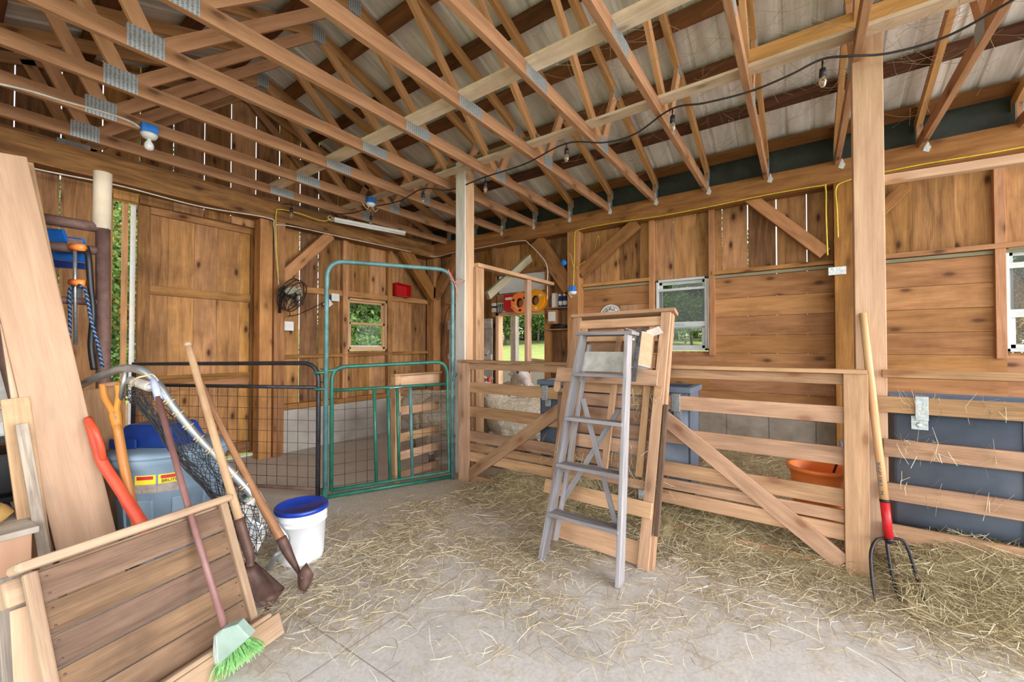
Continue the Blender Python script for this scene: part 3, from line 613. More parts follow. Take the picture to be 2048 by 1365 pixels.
struct(MB().box(1.125, 5.86, 0, 1.165, 5.92, 3.0, 'z'), 'trim_3', 'barn')     # outer door stop
struct(MB().box(.9, 5.80, 2.94, 2.6, 5.86, 3.04, 'x'), 'trim_4', 'winwood')    # header strip over the sliding door
struct(MB().box(1.19, 5.885, 0, 1.232, 5.90, 3.0, 'z'), 'trim_6', 'white')
# stall doorway in the side wall
mb = MB().box(5.38, 4.10, 0, 5.50, 4.16, 1.97, 'z').box(5.38, 3.18, 0, 5.50, 3.22, 1.97, 'z').box(5.38, 3.18, 1.92, 5.50, 4.16, 1.97, 'y')
struct(mb, 'door_2', 'winwood', None, .003)
mb = MB().box(5.395, 3.22, 1.95, 5.44, 4.14, 2.27, 'y')
tag(mb.build('header_plank', 'lining', None, .003), 'wide plank over the stall doorway that the cord reels hang on', 'board', None, 'thing')
tag(MB().box(5.40, 3.21, 2.285, 5.42, 4.1, 2.575).build('fibreglass_sheet', 'whiteboard'), 'flat white panel above the stall doorway', 'panel')
tag(MB().box(6.35, 2.7, -.15, 6.38, 5.0, 1.05).build('glare_board', 'whiteboard'), 'white board added outside across the stall doorway in place of glare', 'panel')  # added board, stands in for the blown-out brightness beyond the doorway
tag(MB().bar((5.62, 3.94, 0), (5.62, 3.94, 1.92), .1, .1, (1, 0, 0)).build('weathered_post', 'weather', None, .003), 'weathered grey post standing just outside the stall doorway', 'post')
tag(MB().bar((5.52, 3.22, 1.17), (5.52, 3.62, 1.2), .03, .06).build('door_rail', 'pale'), 'pale rail across the corner of the stall doorway', 'rail')
sd_ = thing('stall_door', 'weathered grey stall door swung open against the side wall', 'door', (5.36, 4.7, .3))
mb = MB()
for i in range(5): mb.box(5.365, 4.22 + i * .2, .3, 5.385, 4.415 + i * .2, 1.88, 'z')
mb.build('door_boards', 'weather', sd_)
for z0, z1 in ((1.72, 1.88), (1.19, 1.28), (.32, .45)): MB().box(5.335, 4.22, z0, 5.364, 5.22, z1, 'y').build('batten', 'weather', sd_, .003)
MB().bar((5.35, 4.3, 1.3), (5.35, 5.15, 1.68), .03, .1, (1, 0, 0)).build('batten', 'weather', sd_)

# ------------------------------------------------------------------ outdoors
def terrain(x, y):
    d = math.hypot(max(0, abs(x - 2.2) - 4), max(0, abs(y - 1.5) - 5)); return -.16 + (.062 * max(0, d - 5) + .25 * math.sin(x * .11) * math.cos(y * .13) * min(1, d / 20) if y > -4 else 0)
me = bpy.data.meshes.new('ground'); gv = []; gf = []
N = 80
for i in range(N + 1):
    for j in range(N + 1):
        x = -60 + 160 * i / N; y = -60 + 160 * j / N; gv.append((x, y, terrain(x, y)))
for i in range(N):
    for j in range(N): a = i * (N + 1) + j; gf.append((a, a + N + 1, a + N + 2, a + 1))
me.from_pydata(gv, [], gf); me.materials.append(M['grass']); go = bpy.data.objects.new('lawn', me); C.objects.link(go); go['kind'] = 'structure'
struct(MB().box(-12, -26, -.3, 16, YF - 1.25, -.1), 'bounce_yard', 'gravel')   # pale gravel yard, unseen, added to bounce light onto the ceiling
tag(MB().lathe([(1.9, -.2), (1.7, .35), (1.2, .75), (.6, .98), (.1, 1.05)], (.4, 9.6, -.1), 16).build('earth_mound', 'soil'), 'bare earth bank outside the gap by the sliding door', 'mound')
def leaf_cloud(center, rad, n, size, seed, shape='ball'):
    r = np.random.RandomState(seed); ncl = 26
    cl = r.normal(size=(ncl, 3)); cl /= np.linalg.norm(cl, axis=1)[:, None]; cl *= (r.rand(ncl, 1) ** .4) * .8
    if shape == 'cone': cl[:, 2] = r.rand(ncl) * 2 - 1; kx = (1 - (cl[:, 2] + 1) / 2) * .9 + .08; an = r.rand(ncl) * 6.28; cl[:, 0] = np.cos(an) * kx * r.rand(ncl) ** .5; cl[:, 1] = np.sin(an) * kx * r.rand(ncl) ** .5
    p = cl[r.randint(0, ncl, n)] + r.normal(size=(n, 3)) * .16; p = p * np.array(rad) + np.array(center)
    u = r.normal(size=(n, 3)); u /= np.linalg.norm(u, axis=1)[:, None]; v = np.cross(u, r.normal(size=(n, 3))); v /= np.linalg.norm(v, axis=1)[:, None]
    s = size * (.6 + .8 * r.rand(n, 1)); V = np.stack([p - u * s, p - v * s * .6, p + u * s, p + v * s * .6], 1).reshape(-1, 3); q = np.clip(np.repeat(.25 + .5 * r.rand(n) + .12 * (p[:, 2] - center[2]) / rad[2], 4), 0, 1)
    return V, q
def quads(name, V, q, mat, parent=None, off=(0, 0, 0)):
    n = len(V) // 4; me = bpy.data.meshes.new(name); me.vertices.add(len(V)); me.vertices.foreach_set('co', (V - np.array(off)).astype(np.float32).ravel())
    me.loops.add(len(V)); me.loops.foreach_set('vertex_index', np.arange(len(V), dtype=np.int32)); me.polygons.add(n)
    me.polygons.foreach_set('loop_start', np.arange(0, len(V), 4, dtype=np.int32)); me.polygons.foreach_set('loop_total', np.full(n, 4, np.int32))
    a = me.attributes.new('rnd', 'FLOAT', 'POINT'); a.data.foreach_set('value', q.astype(np.float32)); me.materials.append(M[mat]); me.update(calc_edges=True)
    o = bpy.data.objects.new(name, me); C.objects.link(o); o.parent = parent; OFF[o.name] = np.zeros(3); return o
def tree_proto(kind, seed):
    t = thing('tree', '', 'tree', (0, 0, 0)); h = 9
    if kind == 'pine': V, q = leaf_cloud((0, 0, 4.7), (2.2, 2.2, 4.7), 9000, .11, seed, 'cone'); mat = 'leaf_d'
    elif kind == 'bush': V, q = leaf_cloud((0, 0, 1.3), (1.6, 1.6, 1.2), 4500, .06, seed); mat = 'leaf_g'
    else: V, q = leaf_cloud((0, 0, 4.6), (3.0, 3.0, 4.2), 9000, .10, seed); mat = 'leaf_y' if kind == 'autumn' else 'leaf_g'
    quads('foliage', V, q, mat, t)
    hh = 1.4 if kind == 'bush' else 6
    MB().tube([(0, 0, -.3), (.1, 0, hh * .4), (0, .1, hh)], [.16, .13, .05] if kind != 'bush' else [.06, .05, .02], 8).build('trunk', 'trunk', t)
    index_kids(t); return t
PR = {k: tree_proto(k, i + 3) for i, k in enumerate(('pine', 'green', 'autumn', 'bush'))}
used = set()
LB = {'pine': 'dark needled tree', 'green': 'green leafy tree', 'autumn': 'yellow and rust autumn tree', 'bush': 'low green bush'}
def tree(kind, x, y, s, where):
    t = PR[kind] if kind not in used else copy_tree(PR[kind]); used.add(kind)
    t.location = (x, y, terrain(x, y) - .05); t.scale = (s, s, s); t.rotation_euler.z = x * 3.1 + y
    t['label'] = f'{LB[kind]} {where}'; t['group'] = 'trees outside the barn'; return t
n = 0
def tree_at(kind, px, d, s, where):
    p = dep(px, 695, d); tree(kind, p.x, p.y, s, where)
for kind, px, d, s, wh in [
    ('green', 205, 12.5, .72, 'seen through the gap beside the sliding door'), ('autumn', 250, 14, .7, 'low behind the gap beside the sliding door'), ('bush', 232, 9.2, .8, 'at the foot of the gap beside the sliding door'), ('green', 150, 17, 1.1, 'behind the others at the sliding door gap'), ('pine', 280, 19, 1.2, 'tall behind the sliding door'),
    ('green', 700, 34, 1.6, 'far behind at one side of the end wall window'), ('pine', 735, 38, 1.9, 'far behind in the end wall window'), ('green', 770, 36, 1.7, 'far behind at the corner side of the end wall window'), ('pine', 715, 22, 1.15, 'through the end wall window, upper pane'), ('green', 745, 25, 1.1, 'through the end wall window, beside the dark one'), ('green', 775, 20, 1.0, 'at the edge of the end wall window'), ('bush', 735, 16, 1.3, 'under the trees in the end wall window'), ('bush', 700, 14, 1.0, 'at the sash edge of the end wall window'),
    ('green', 985, 40, 1.5, 'behind the weathered post of the stall doorway'), ('autumn', 1030, 46, 1.2, 'in the middle of the stall doorway'), ('green', 1015, 52, 2.1, 'tall at the back of the stall doorway'), ('pine', 1085, 48, 1.7, 'beside the shelf niche through the stall doorway'), ('bush', 1012, 41, 2.2, 'at the field edge in the stall doorway'), ('bush', 1075, 43, 2.2, 'at the field edge beside the pine in the stall doorway'), ('green', 1058, 50, 1.9, 'hidden partly by the shelf niche'), ('pine', 1115, 50, 2.0, 'just beside the doorway frame and shelf niche'),
    ('pine', 1320, 46, 1.7, 'at the sash edge of the screened window'), ('green', 1352, 48, 1.7, 'in the middle of the screened window'), ('autumn', 1392, 50, 2.0, 'high in the screened window'), ('bush', 1385, 38, 2.2, 'at the field edge in the screened window'), ('pine', 1408, 44, 1.1, 'low in the screened window'), ('bush', 1345, 40, 2.2, 'beside the hay rack in the screened window'), ('green', 1420, 55, 2.2, 'behind all others in the screened window'),
    ('autumn', 2020, 40, 1.1, 'low in the far window past the roof post'), ('green', 2035, 48, 1.8, 'high in the far window past the roof post'), ('pine', 2070, 40, 1.5, 'at the frame edge in the far window past the roof post')]:
    tree_at(kind, px, d, s, wh)

# ------------------------------------------------------------------ cables, lamps, things on the walls
def cable(name, pts, r, mat, label, cat='cable', sub=10):
    return tag(MB().tube(curve_pts(pts, sub), r, 6).build(name, mat), label, cat)
cable('electric_cable', [at(x, y, 'y', 5.455) for x, y in [(-60, 300), (62, 336), (240, 372), (400, 413), (535, 436)]] + [at(548, 452, 'y', 5.46), at(551, 500, 'y', 5.46), at(557, 570, 'y', 5.46)], .007, 'cord_w', 'white cable along the end wall beam, dropping to the fan')
cable('electric_cable', [at(x, y, 'y', 5.455) for x, y in [(552, 450), (590, 454), (700, 478), (790, 497), (866, 513)]] + [at(x, y, 'x', 5.225) for x, y in [(905, 506), (960, 496), (1040, 482), (1060, 490), (1088, 520), (1095, 540), (1095, 565), (1095, 600)]], .007, 'cord_w', 'white cable rounding the corner and ending at the shelf niche')
cable('electric_cable', [at(557, 560, 'y', 5.44), at(553, 500, 'y', 5.44), at(552, 430, 'y', 5.43), at(560, 419, 'y', 5.43), at(600, 428, 'y', 5.35), at(645, 442, 'z', 3.14), at(668, 436, 'z', 3.19)], .007, 'cord_y', 'yellow cable from the fan post up to the strip light')
yp = [(1147, 572), (1148, 540), (1149, 500), (1150, 470), (1158, 460), (1228, 446), (1316, 433), (1417, 414), (1533, 390), (1640, 372), (1651, 376), (1652, 430), (1655, 511)]
cable('electric_cable', [at(x, y, 'x', 5.222) for x, y in yp], .007, 'cord_y', 'yellow cable along the side beam from the niche post to the post behind the pitchfork')
cable('electric_cable', [at(x, y, 'x', 5.222) for x, y in [(1676, 475), (1674, 420), (1672, 378), (1690, 363), (1760, 346), (1850, 328), (1960, 310), (2070, 290)]], .007, 'cord_y', 'yellow cable running on past the pale square roof post')
cable('electric_cable', [at(x, y, 'y', 4.55) for x, y in [(-60, 152), (0, 168), (60, 182), (123, 201), (200, 222), (258, 242), (284, 258)]], .009, 'cord_w', 'white cable stapled along a truss chord to the white bulb')
def lampholder(name, p, label, bulb):
    t = thing(name, label, 'lamp', tuple(p)); x, y, z = p
    MB().box(x - .055, y - .04, z - .03, x + .055, y + .03, z + .05).build('outlet_box', 'bluebox', t, .006)
    MB().lathe([(.058, -.03), (.058, -.042), (.045, -.065), (.028, -.072)], (x, y - .005, z), 20).build('socket', 'white', t)
    if bulb: MB().lathe([(.014, -.072), (.016, -.09), (.03, -.112), (.034, -.135), (.028, -.158), (.012, -.168)], (x, y - .005, z), 18).build('bulb', 'bulb', t)
    else:
        for k in (-.02, .02): MB().tube(curve_pts([(x + k, y, z - .06), (x + k * 3, y - .02, z - .12), (x + k * 6, y + .0, z - .06)], 6), .004, 5).build('cord', 'cord_w', t)
    return t
p = at(298, 262, 'y', 4.52); lampholder('bulb_lamp', (p.x, p.y, p.z), 'bare white bulb in a blue box under a truss chord', True)
p = at(741, 403, 'y', 4.52); lampholder('ceiling_outlet', (p.x, p.y, p.z), 'small blue ceiling box with two cords plugged in', False)
sl = thing('strip_light', 'thin white fluorescent strip light hanging under the end wall trusses', 'lamp', (3.7, 5.18, 3.2))
a, b = at(668, 438, 'z', 3.19), at(810, 466, 'z', 3.19); MB().bar(a, b, .05, .04).build('housing', 'white', sl, .004); d_ = Vector((0, 0, -.032)); MB().tube([a + d_, b + d_], .013, 10).build('tube', 'bulb', sl)
MB().tube(curve_pts([a, a + Vector((-.05, -.03, -.05)), a + Vector((-.1, -.02, -.02)), a + Vector((-.06, 0, .03)), a], 6), .006, 5).build('cord', 'cord_w', sl)
# string lights
st = thing('string_light', 'black cord string light looping under the trusses towards the pale square post', 'lamp', (3.25, 2.0, 3.3))
sp_ = [(566, 408, 5.35), (590, 408, 5.3), (640, 424, 5.15), (700, 426, 4.95)]
drops = [(742, 425), (846, 378), (971, 354), (1133, 286), (1345, 219), (1645, 122)]
ctl = [at(566, 408, 'z', 3.22), at(588, 410, 'z', 3.22), at(650, 426, 'z', 3.2), at(700, 427, 'z', 3.2), at(742, 415, 'z', 3.22), at(800, 402, 'z', 3.2), at(845, 378, 'z', 3.23), at(900, 380, 'z', 3.2), at(971, 354, 'z', 3.22), at(1050, 328, 'z', 3.19), at(1133, 287, 'z', 3.23), at(1210, 285, 'z', 3.19), at(1270, 268, 'z', 3.19), at(1343, 218, 'z', 3.24), at(1410, 206, 'z', 3.2), at(1500, 183, 'z', 3.19), at(1580, 150, 'z', 3.2), at(1643, 119, 'z', 3.24), at(1700, 112, 'z', 3.21), at(1780, 106, 'z', 3.18), at(1900, 70, 'z', 3.17), at(2060, -20, 'z', 3.2)]
MB().tube(curve_pts(ctl, 8), .007, 6).build('cord', 'cord_b', st)
for px, py in [(583, 409)] + drops:
    p = at(px, py, 'z', 3.22); s_ = MB().tube([p, p + Vector((0, 0, -.05))], .006, 6); s_.tube([p + Vector((0, 0, -.05)), p + Vector((0, 0, -.1))], [.017, .02], 10); so = s_.build('socket', 'cord_b', st)
    MB().lathe([(.013, -.1), (.02, -.125), (.022, -.14), (.012, -.165), (.004, -.17)], p, 12).build('bulb', 'clear', so)
# wall fan
fc = Vector((2.60, 5.27, 2.06)); nrm = Vector((.50, -.72, -.42)).normalized(); fx = nrm.cross(Vector((0, 0, 1))).normalized(); fy = fx.cross(nrm)
fan = thing('cage_fan', 'black caged fan with cream blades mounted on the post', 'fan', (2.55, 5.47, 1.95))
mb = MB()
def circ(c, r, n=30): return [c + fx * (r * math.cos(2 * math.pi * i / n)) + fy * (r * math.sin(2 * math.pi * i / n)) for i in range(n + 1)]
for r, z in ((.21, 0), (.205, .05), (.205, -.05), (.05, .085), (.12, .078), (.12, -.07)): mb.tube(circ(fc + nrm * z, r), .004 if r < .2 else .006, 5)
for i in range(40):
    a = 2 * math.pi * i / 40; u = fx * math.cos(a) + fy * math.sin(a)
    mb.tube([fc + u * .04 + nrm * .085, fc + u * .13 + nrm * .078, fc + u * .205 + nrm * .05, fc + u * .21, fc + u * .205 - nrm * .05, fc + u * .06 - nrm * .08], .0016, 4)
mb.build('cage', 'black', fan)
for i in range(3):
    a = 2 * math.pi * i / 3 + .5; u = fx * math.cos(a) + fy * math.sin(a); v = nrm.cross(u)
    pts = [fc + u * .03 - v * .02 + nrm * .02, fc + u * .09 - v * .075 + nrm * .03, fc + u * .16 - v * .06 + nrm * .03, fc + u * .185 + v * .01, fc + u * .15 + v * .06 - nrm * .02, fc + u * .07 + v * .045 - nrm * .015]
    MB().prism(pts, nrm * .004).build('blade', plain('fan_blade_%d' % i, (214, 208, 178), .4) if i == 0 else bpy.data.materials['fan_blade_0'], fan)
MB().lathe([(.01, .05), (.045, .04), (.05, 0), (.05, -.06), (.07, -.08), (.065, -.15), (.02, -.17)], fc, 16, nrm).build('motor', 'black', fan)
MB().tube([fc - nrm * .14, Vector((2.55, 5.42, 2.1)), Vector((2.55, 5.475, 2.0)), Vector((2.54, 5.475, 1.84))], .018, 8).build('bracket', 'black', fan)
MB().tube(curve_pts([fc - nrm * .12, Vector((2.66, 5.45, 1.84)), Vector((2.72, 5.6, 1.82)), Vector((2.9, 5.68, 1.86)), Vector((3.2, 5.69, 2.02)), Vector((3.4, 5.68, 2.15))], 6), .006, 5).build('cord', 'cord_br', fan)
def outlet(name, p0, p1, label, cords=False):
    t = thing(name, label, 'outlet', ((p0[0] + p1[0]) / 2, p0[1], p0[2])); MB().box(p0[0], p0[1] + .012, p0[2], p1[0], p0[1] + .06, p1[2]).build('box', 'bluebox', t, .003); MB().box(p0[0] - .006, p0[1], p0[2] - .006, p1[0] + .006, p0[1] + .012, p1[2] + .006).build('cover', 'white', t, .003)
    for k in (.3, .7): x = p0[0] + (p1[0] - p0[0]) * k; MB().box(x - .012, p0[1] - .003, (p0[2] + p1[2]) / 2 - .02, x + .012, p0[1] + .002, (p0[2] + p1[2]) / 2 + .02).build('socket', 'paper', t)
    return t
outlet('wall_outlet', (3.36, 5.64, 2.09), (3.47, 0, 2.19), 'small white outlet box beside the window stud')
outlet('wall_outlet', (2.63, 5.62, 1.63), (2.79, 0, 1.74), 'double white outlet box below the wall fan')
tag(MB().bar((3.24, 5.63, 1.99), (3.34, 5.63, 2.07), .004, .09, (0, 1, 0)).build('paper_tag', 'paper'), 'white paper tag hanging on the fan cord', 'tag')
cable('electric_cable', [at(x, y, 'x', 5.448) for x, y in [(910, 610), (895, 620), (888, 650), (882, 690), (872, 712)]], .006, 'cord_br', 'dark cord drooping on the side wall by the corner post', 'cord')
# red bin on the ledge
rb = thing('storage_bin', 'red open fronted bin tipped on the end wall ledge', 'bin', (4.62, 5.62, 2.26)); mb = MB()
o_ = [Vector((4.47, 5.56, 2.27)), Vector((4.78, 5.56, 2.27)), Vector((4.78, 5.56, 2.47)), Vector((4.47, 5.56, 2.49))]
for p, q in ((0, 1), (1, 2), (2, 3), (3, 0)): mb.prism([o_[p], o_[q], o_[q] + Vector((0, .11, 0)), o_[p] + Vector((0, .11, 0))], (Vector((4.625, 5.56, 2.375)) - (o_[p] + o_[q]) / 2).normalized() * .006)
mb.prism([o + Vector((0, .11, 0)) for o in o_], (0, .006, 0)); mb.build('tub', 'red', rb); MB().tube([o_[0], o_[1], o_[2], o_[3], o_[0]], .008, 6).build('rim', 'red', rb)
# on the plank over the stall doorway
def reel(y, z, mat, label):
    t = thing('cord_reel', label, 'reel', (5.36, y, z)); ax = (-1, 0, 0)
    MB().lathe([(.07, .0), (.165, .0), (.17, .012), (.165, .024), (.07, .024)], (5.39, y, z), 30, ax, True, None, False).build('flange', mat, t)
    MB().lathe([(.07, .024), (.1, .024), (.1, .075), (.07, .075)], (5.39, y, z), 24, ax, True).build('wound_cord', 'cord_b', t)
    MB().lathe([(.075, .075), (.165, .075), (.17, .087), (.165, .099), (.075, .099)], (5.39, y, z), 30, ax, True, None, False).build('flange', mat, t)
    for k in range(3): a = k * 2.1 + .4; MB().box(5.285, y + .12 * math.cos(a) - .02, z + .12 * math.sin(a) - .018, 5.292, y + .12 * math.cos(a) + .02, z + .12 * math.sin(a) + .018).build('slot', 'paper' if mat == 'orangey' else 'black', t)
M['orangey'] = plain('amber_plastic', (250, 168, 24), .4, c2=(236, 150, 18))
reel(3.33, 2.12, 'orangey', 'amber cord reel between the partition stud and shelf niche'); reel(3.62, 2.10, 'orange', 'orange cord reel half hidden behind the partition stud')
t = thing('fence_charger', 'red charger box hung over the stall doorway', 'charger', (5.37, 3.84, 1.99)); MB().box(5.3, 3.74, 1.99, 5.39, 3.94, 2.25).build('case', 'red', t, .012); MB().box(5.296, 3.77, 2.16, 5.30, 3.9, 2.2).build('label', 'paper', t); MB().tube(curve_pts([(5.3, 3.8, 2.02), (5.27, 3.72, 2.06), (5.28, 3.66, 2.0), (5.3, 3.74, 1.99)], 6), .005, 5).build('cord', 'cord_w', t)
t = thing('junction_box', 'grey box with black cords beside the red charger', 'box', (5.37, 4.02, 1.97)); MB().box(5.32, 3.95, 1.97, 5.39, 4.09, 2.13).build('case', 'stick', t, .006)
for k in range(3): MB().tube(curve_pts([(5.31, 3.97 + .04 * k, 2.1), (5.28, 3.95 + .05 * k, 2.02), (5.3, 4.0 + .03 * k, 1.95)], 6), .006, 5).build('cord', 'cord_b', t)
t = thing('plug_adapter', 'white plug adapter with black band at the doorway frame', 'plug', (5.36, 4.16, 1.98)); MB().box(5.32, 4.12, 1.98, 5.38, 4.2, 2.13).build('case', 'white', t, .006); MB().box(5.318, 4.118, 2.05, 5.382, 4.202, 2.08).build('band', 'black', t)
# shelf niche
for z, lb in ((1.975, 'upper shelf of the niche holding carton and spray bottles'), (1.655, 'lower shelf of the niche holding a dark tool')):
    tag(MB().box(5.30, 2.78, z, 5.45, 3.12, z + .02, 'y').build('niche_shelf', 'lining', None, .002), lb, 'shelf')
t = thing('medicine_box', 'tall white carton standing on the upper niche shelf', 'box', (5.38, 3.02, 1.995)); MB().box(5.34, 2.985, 1.995, 5.42, 3.065, 2.21).build('carton', 'paper', t, .002); MB().box(5.338, 2.985, 1.995, 5.342, 3.0, 2.21).build('side_print', 'carton', t)
for y, lb in ((2.93, 'blue spray bottle on the upper niche shelf beside the carton'), (2.855, 'blue spray bottle on the upper niche shelf against the post')):
    t = thing('spray_bottle', lb, 'bottle', (5.37, y, 1.995), 'spray bottles in the niche'); MB().lathe([(.032, 0), (.034, .02), (.034, .12), (.016, .15), (.014, .165)], (5.37, y, 1.995), 16).build('body', 'blue', t); MB().box(5.335, y - .014, 2.16, 5.39, y + .014, 2.19).build('trigger_head', 'white', t, .004); MB().lathe([(.0345, .03), (.0345, .09)], (5.37, y, 1.995), 16).build('label', 'paper', t)
tag(MB().lathe([(.03, 0), (.03, .14), (.014, .16), (.014, .18)], (5.38, 3.1, 1.995), 12).build('brown_bottle', 'rust'), 'brown bottle at the stud end of the upper niche shelf', 'bottle')
t = thing('wooden_box', 'small wooden box with a white front hanging under the niche shelf', 'box', (5.36, 3.05, 1.76)); MB().box(5.32, 2.96, 1.75, 5.44, 3.13, 1.96).build('case', 'lining', t, .003); MB().box(5.315, 2.99, 1.79, 5.32, 3.11, 1.93).build('white_front', 'paper', t)
t = thing('hand_clippers', 'dark hand tool lying on the lower niche shelf', 'tool', (5.36, 2.95, 1.675)); MB().tube([(5.36, 3.08, 1.70), (5.36, 2.95, 1.71), (5.36, 2.82, 1.715)], [.02, .03, .018], 8).build('grip', 'black', t); MB().tube([(5.35, 2.83, 1.69), (5.35, 3.0, 1.69)], .012, 6).build('blade', 'blackiron', t)
t = lampholder('junction_lamp', (5.22, 2.66, 2.22), 'blue lamp box at the foot of the yellow cable on the niche post', False)
t = thing('round_outlet', 'round blue box on the end of the diagonal brace', 'outlet', (5.26, 2.82, 2.6)); MB().lathe([(.05, 0), (.05, .05), (.03, .07)], (5.30, 2.82, 2.63), 18, (-1, 0, 0)).build('box', 'bluebox', t)
cable('electric_cable', [at(x, y, 'x', 5.215) for x, y in [(1135, 505), (1142, 512), (1146, 530), (1150, 537), (1160, 530), (1170, 523)]], .005, 'cord_y', 'short yellow cable loop crossing the niche post')
cable('electric_cable', [at(x, y, 'x', 5.40) for x, y in [(1190, 500), (1194, 480), (1197, 472), (1199, 484), (1196, 492)]], .005, 'cord_y', 'bent yellow cable end behind the diagonal brace')
# dial on the wall
dl = thing('dial_thermometer', 'round white dial thermometer on the lined wall above the hay rack', 'thermometer', (5.43, 2.17, 1.69)); MB().lathe([(.15, 0), (.155, .012), (.15, .022), (.142, .022), (.142, .016)], (5.428, 2.17, 1.84), 40, (-1, 0, 0)).build('rim', 'whiteboard', dl)
MB().lathe([(.142, .015), (.141, .0165)], (5.428, 2.17, 1.84), 40, (-1, 0, 0)).build('face', 'paper', dl)
mb = MB()
for k in range(25):
    a = math.radians(-210 + 10 * k); r0 = .118 if k % 3 else .105; mb.bar((5.4105, 2.17 - r0 * math.cos(a), 1.84 - r0 * math.sin(a)), (5.4105, 2.17 - .132 * math.cos(a), 1.84 - .132 * math.sin(a)), .003, .004 if k % 3 else .006)
mb.build('ticks', 'ink', dl)
def text(name, s, p, right, up, size, mat, parent):
    c = bpy.data.curves.new(name, 'FONT'); c.body = s; c.size = size; c.align_x = 'CENTER'; c.align_y = 'CENTER'; c.extrude = .0006; c.materials.append(M[mat])
    o = bpy.data.objects.new(name, c); C.objects.link(o); R3 = Vector(right).normalized(); U3 = Vector(up); U3 = (U3 - R3 * U3.dot(R3)).normalized(); N3 = R3.cross(U3)
    mt = Matrix((R3, U3, N3)).transposed().to_4x4(); mt.translation = Vector(p) - Vector(OFF[parent.name])
    bpy.context.view_layer.update(); me = bpy.data.meshes.new_from_object(o.evaluated_get(bpy.context.evaluated_depsgraph_get())); bpy.data.objects.remove(o)
    if not me.materials: me.materials.append(M[mat])
    me.transform(mt); o = bpy.data.objects.new(name, me); C.objects.link(o); o.parent = parent; OFF[o.name] = OFF[parent.name]; return o
for s, a in (('0', 168), ('20', 128), ('40', 92), ('60', 60)): text('digits', s, (5.409, 2.17 + .088 * math.cos(math.radians(180 - a)), 1.84 + .088 * math.sin(math.radians(a))), (0, -1, 0), (0, 0, 1), .045, 'ink', dl)
MB().bar((5.408, 2.19, 1.83), (5.408, 2.09, 1.9), .003, .007).build('needle', 'inkred', dl)
tag(MB().box(5.405, 1.80, 1.55, 5.43, 2.03, 1.97, 'z').build('wall_board', 'rack'), 'short upright board on the wall behind the hay rack', 'board')
tag(MB().box(5.235, -.36, 2.13, 5.25, -.22, 2.21).build('corner_bracket', 'tie', None, .002), 'small steel plate on the post behind the pitchfork', 'bracket')

# ------------------------------------------------------------------ fences of the pen (x = 3.2 line)
FX = 3.2
RZ = [(1.17, 1.235), (.93, 1.035), (.675, .785), (.42, .53), (.325, .4), (.215, .312)]
def fence(name, label, y0, y1, post_y, cap_over, diag, mat='fence'):
    t = thing(name, label, 'fence', (FX, (y0 + y1) / 2, 0), 'pen fence sections')
    for z0, z1 in RZ: MB().box(FX + .03, y0, z0, FX + .052, y1, z1, 'y').build('rail', mat, t, .003)
    MB().box(FX + .02, y0, -.0, FX + .055, y1, .075, 'y').build('kick_board', mat, t, .003)
    MB().box(FX - .02, y0 - cap_over[0], 1.24, FX + .10, y1 + cap_over[1], 1.265, 'y').build('cap_board', mat, t, .003)
    MB().box(FX - .005, post_y[0], 0, FX + .03, post_y[1], 1.24, 'z').build('stile', mat, t, .003)
    MB().box(FX + .055, post_y[0], 0, FX + .09, post_y[1], 1.24, 'z').build('stile', mat, t, .003)
    a, b = diag; MB().bar(a, b, .022, .11, (1, 0, 0)).build('diagonal_brace', mat, t, .003)
    return t
fence('board_fence', 'wooden board fence of the pen, between whitewashed post and hay rack', 1.62, 2.9, (2.83, 2.965), (0, .08), ((FX + .017, 2.86, .055), (FX + .017, 1.66, .92)))
fence('board_fence', 'wooden board fence of the pen, between hay rack and pitchfork', -.2, .95, (-.315, -.2), (.11, 0), ((FX + .017, .9, .89), (FX + .017, -.19, .085)))
tag(MB().box(FX + .0, 1.70, .03, FX + .026, 1.78, 1.0, 'z').bar((FX - .01, 1.76, .0), (FX - .01, 1.73, .98), .02, .07, (1, 0, 0)).build('fence_stile', 'rust' if 0 else 'bench', None, .003), 'narrow dark board upright where the fence meets the hay rack', 'board')
t = thing('board_fence', 'wooden board fence of the pen past the pale square post', 'fence', (3.42, -1.3, 0), 'pen fence sections')
for z0, z1 in ((1.215, 1.262), (1.0, 1.098), (.73, .835), (.465, .57), (.215, .32)): MB().box(3.385, -2.4, z0, 3.408, -.40 if z0 != 1.0 else -.33, z1, 'y').build('rail', 'fence', t, .003)
MB().box(3.39, -2.4, 0, 3.42, -.45, .06, 'y').build('kick_board', 'fence', t, .003)
MB().box(3.41, -2.1, 0, 3.5, -2.0, 1.26, 'z').build('stile', 'fence', t, .003)
# keyhole board gate standing open inside the pen
t = thing('pen_gate', 'orange brown board gate behind the green mesh gate', 'gate', (3.0, 3.42, 0))
MB().box(2.72, 3.40, .0, 2.79, 3.47, 1.12, 'z').build('stile', 'rack', t, .003)
for z0, z1 in ((.98, 1.1), (.69, .78), (.41, .5), (.22, .31), (.02, .10)): MB().box(2.79, 3.425, z0, 3.36, 3.447, z1, 'x').build('rail', 'rack', t, .003)
MB().box(2.70, 3.38, 1.105, 3.37, 3.46, 1.125, 'x').build('cap_board', 'fence', t, .003)
lt = MB().tube(curve_pts([(2.78, 3.395, 1.02), (2.76, 3.37, .99), (2.80, 3.365, .96), (2.76, 3.36, .94)], 6), .006, 6).build('latch', 'galv', t)
MB().tube([(2.76, 3.40, .72), (2.76, 3.37, .72)], .016, 8).build('knob', 'galv', t)
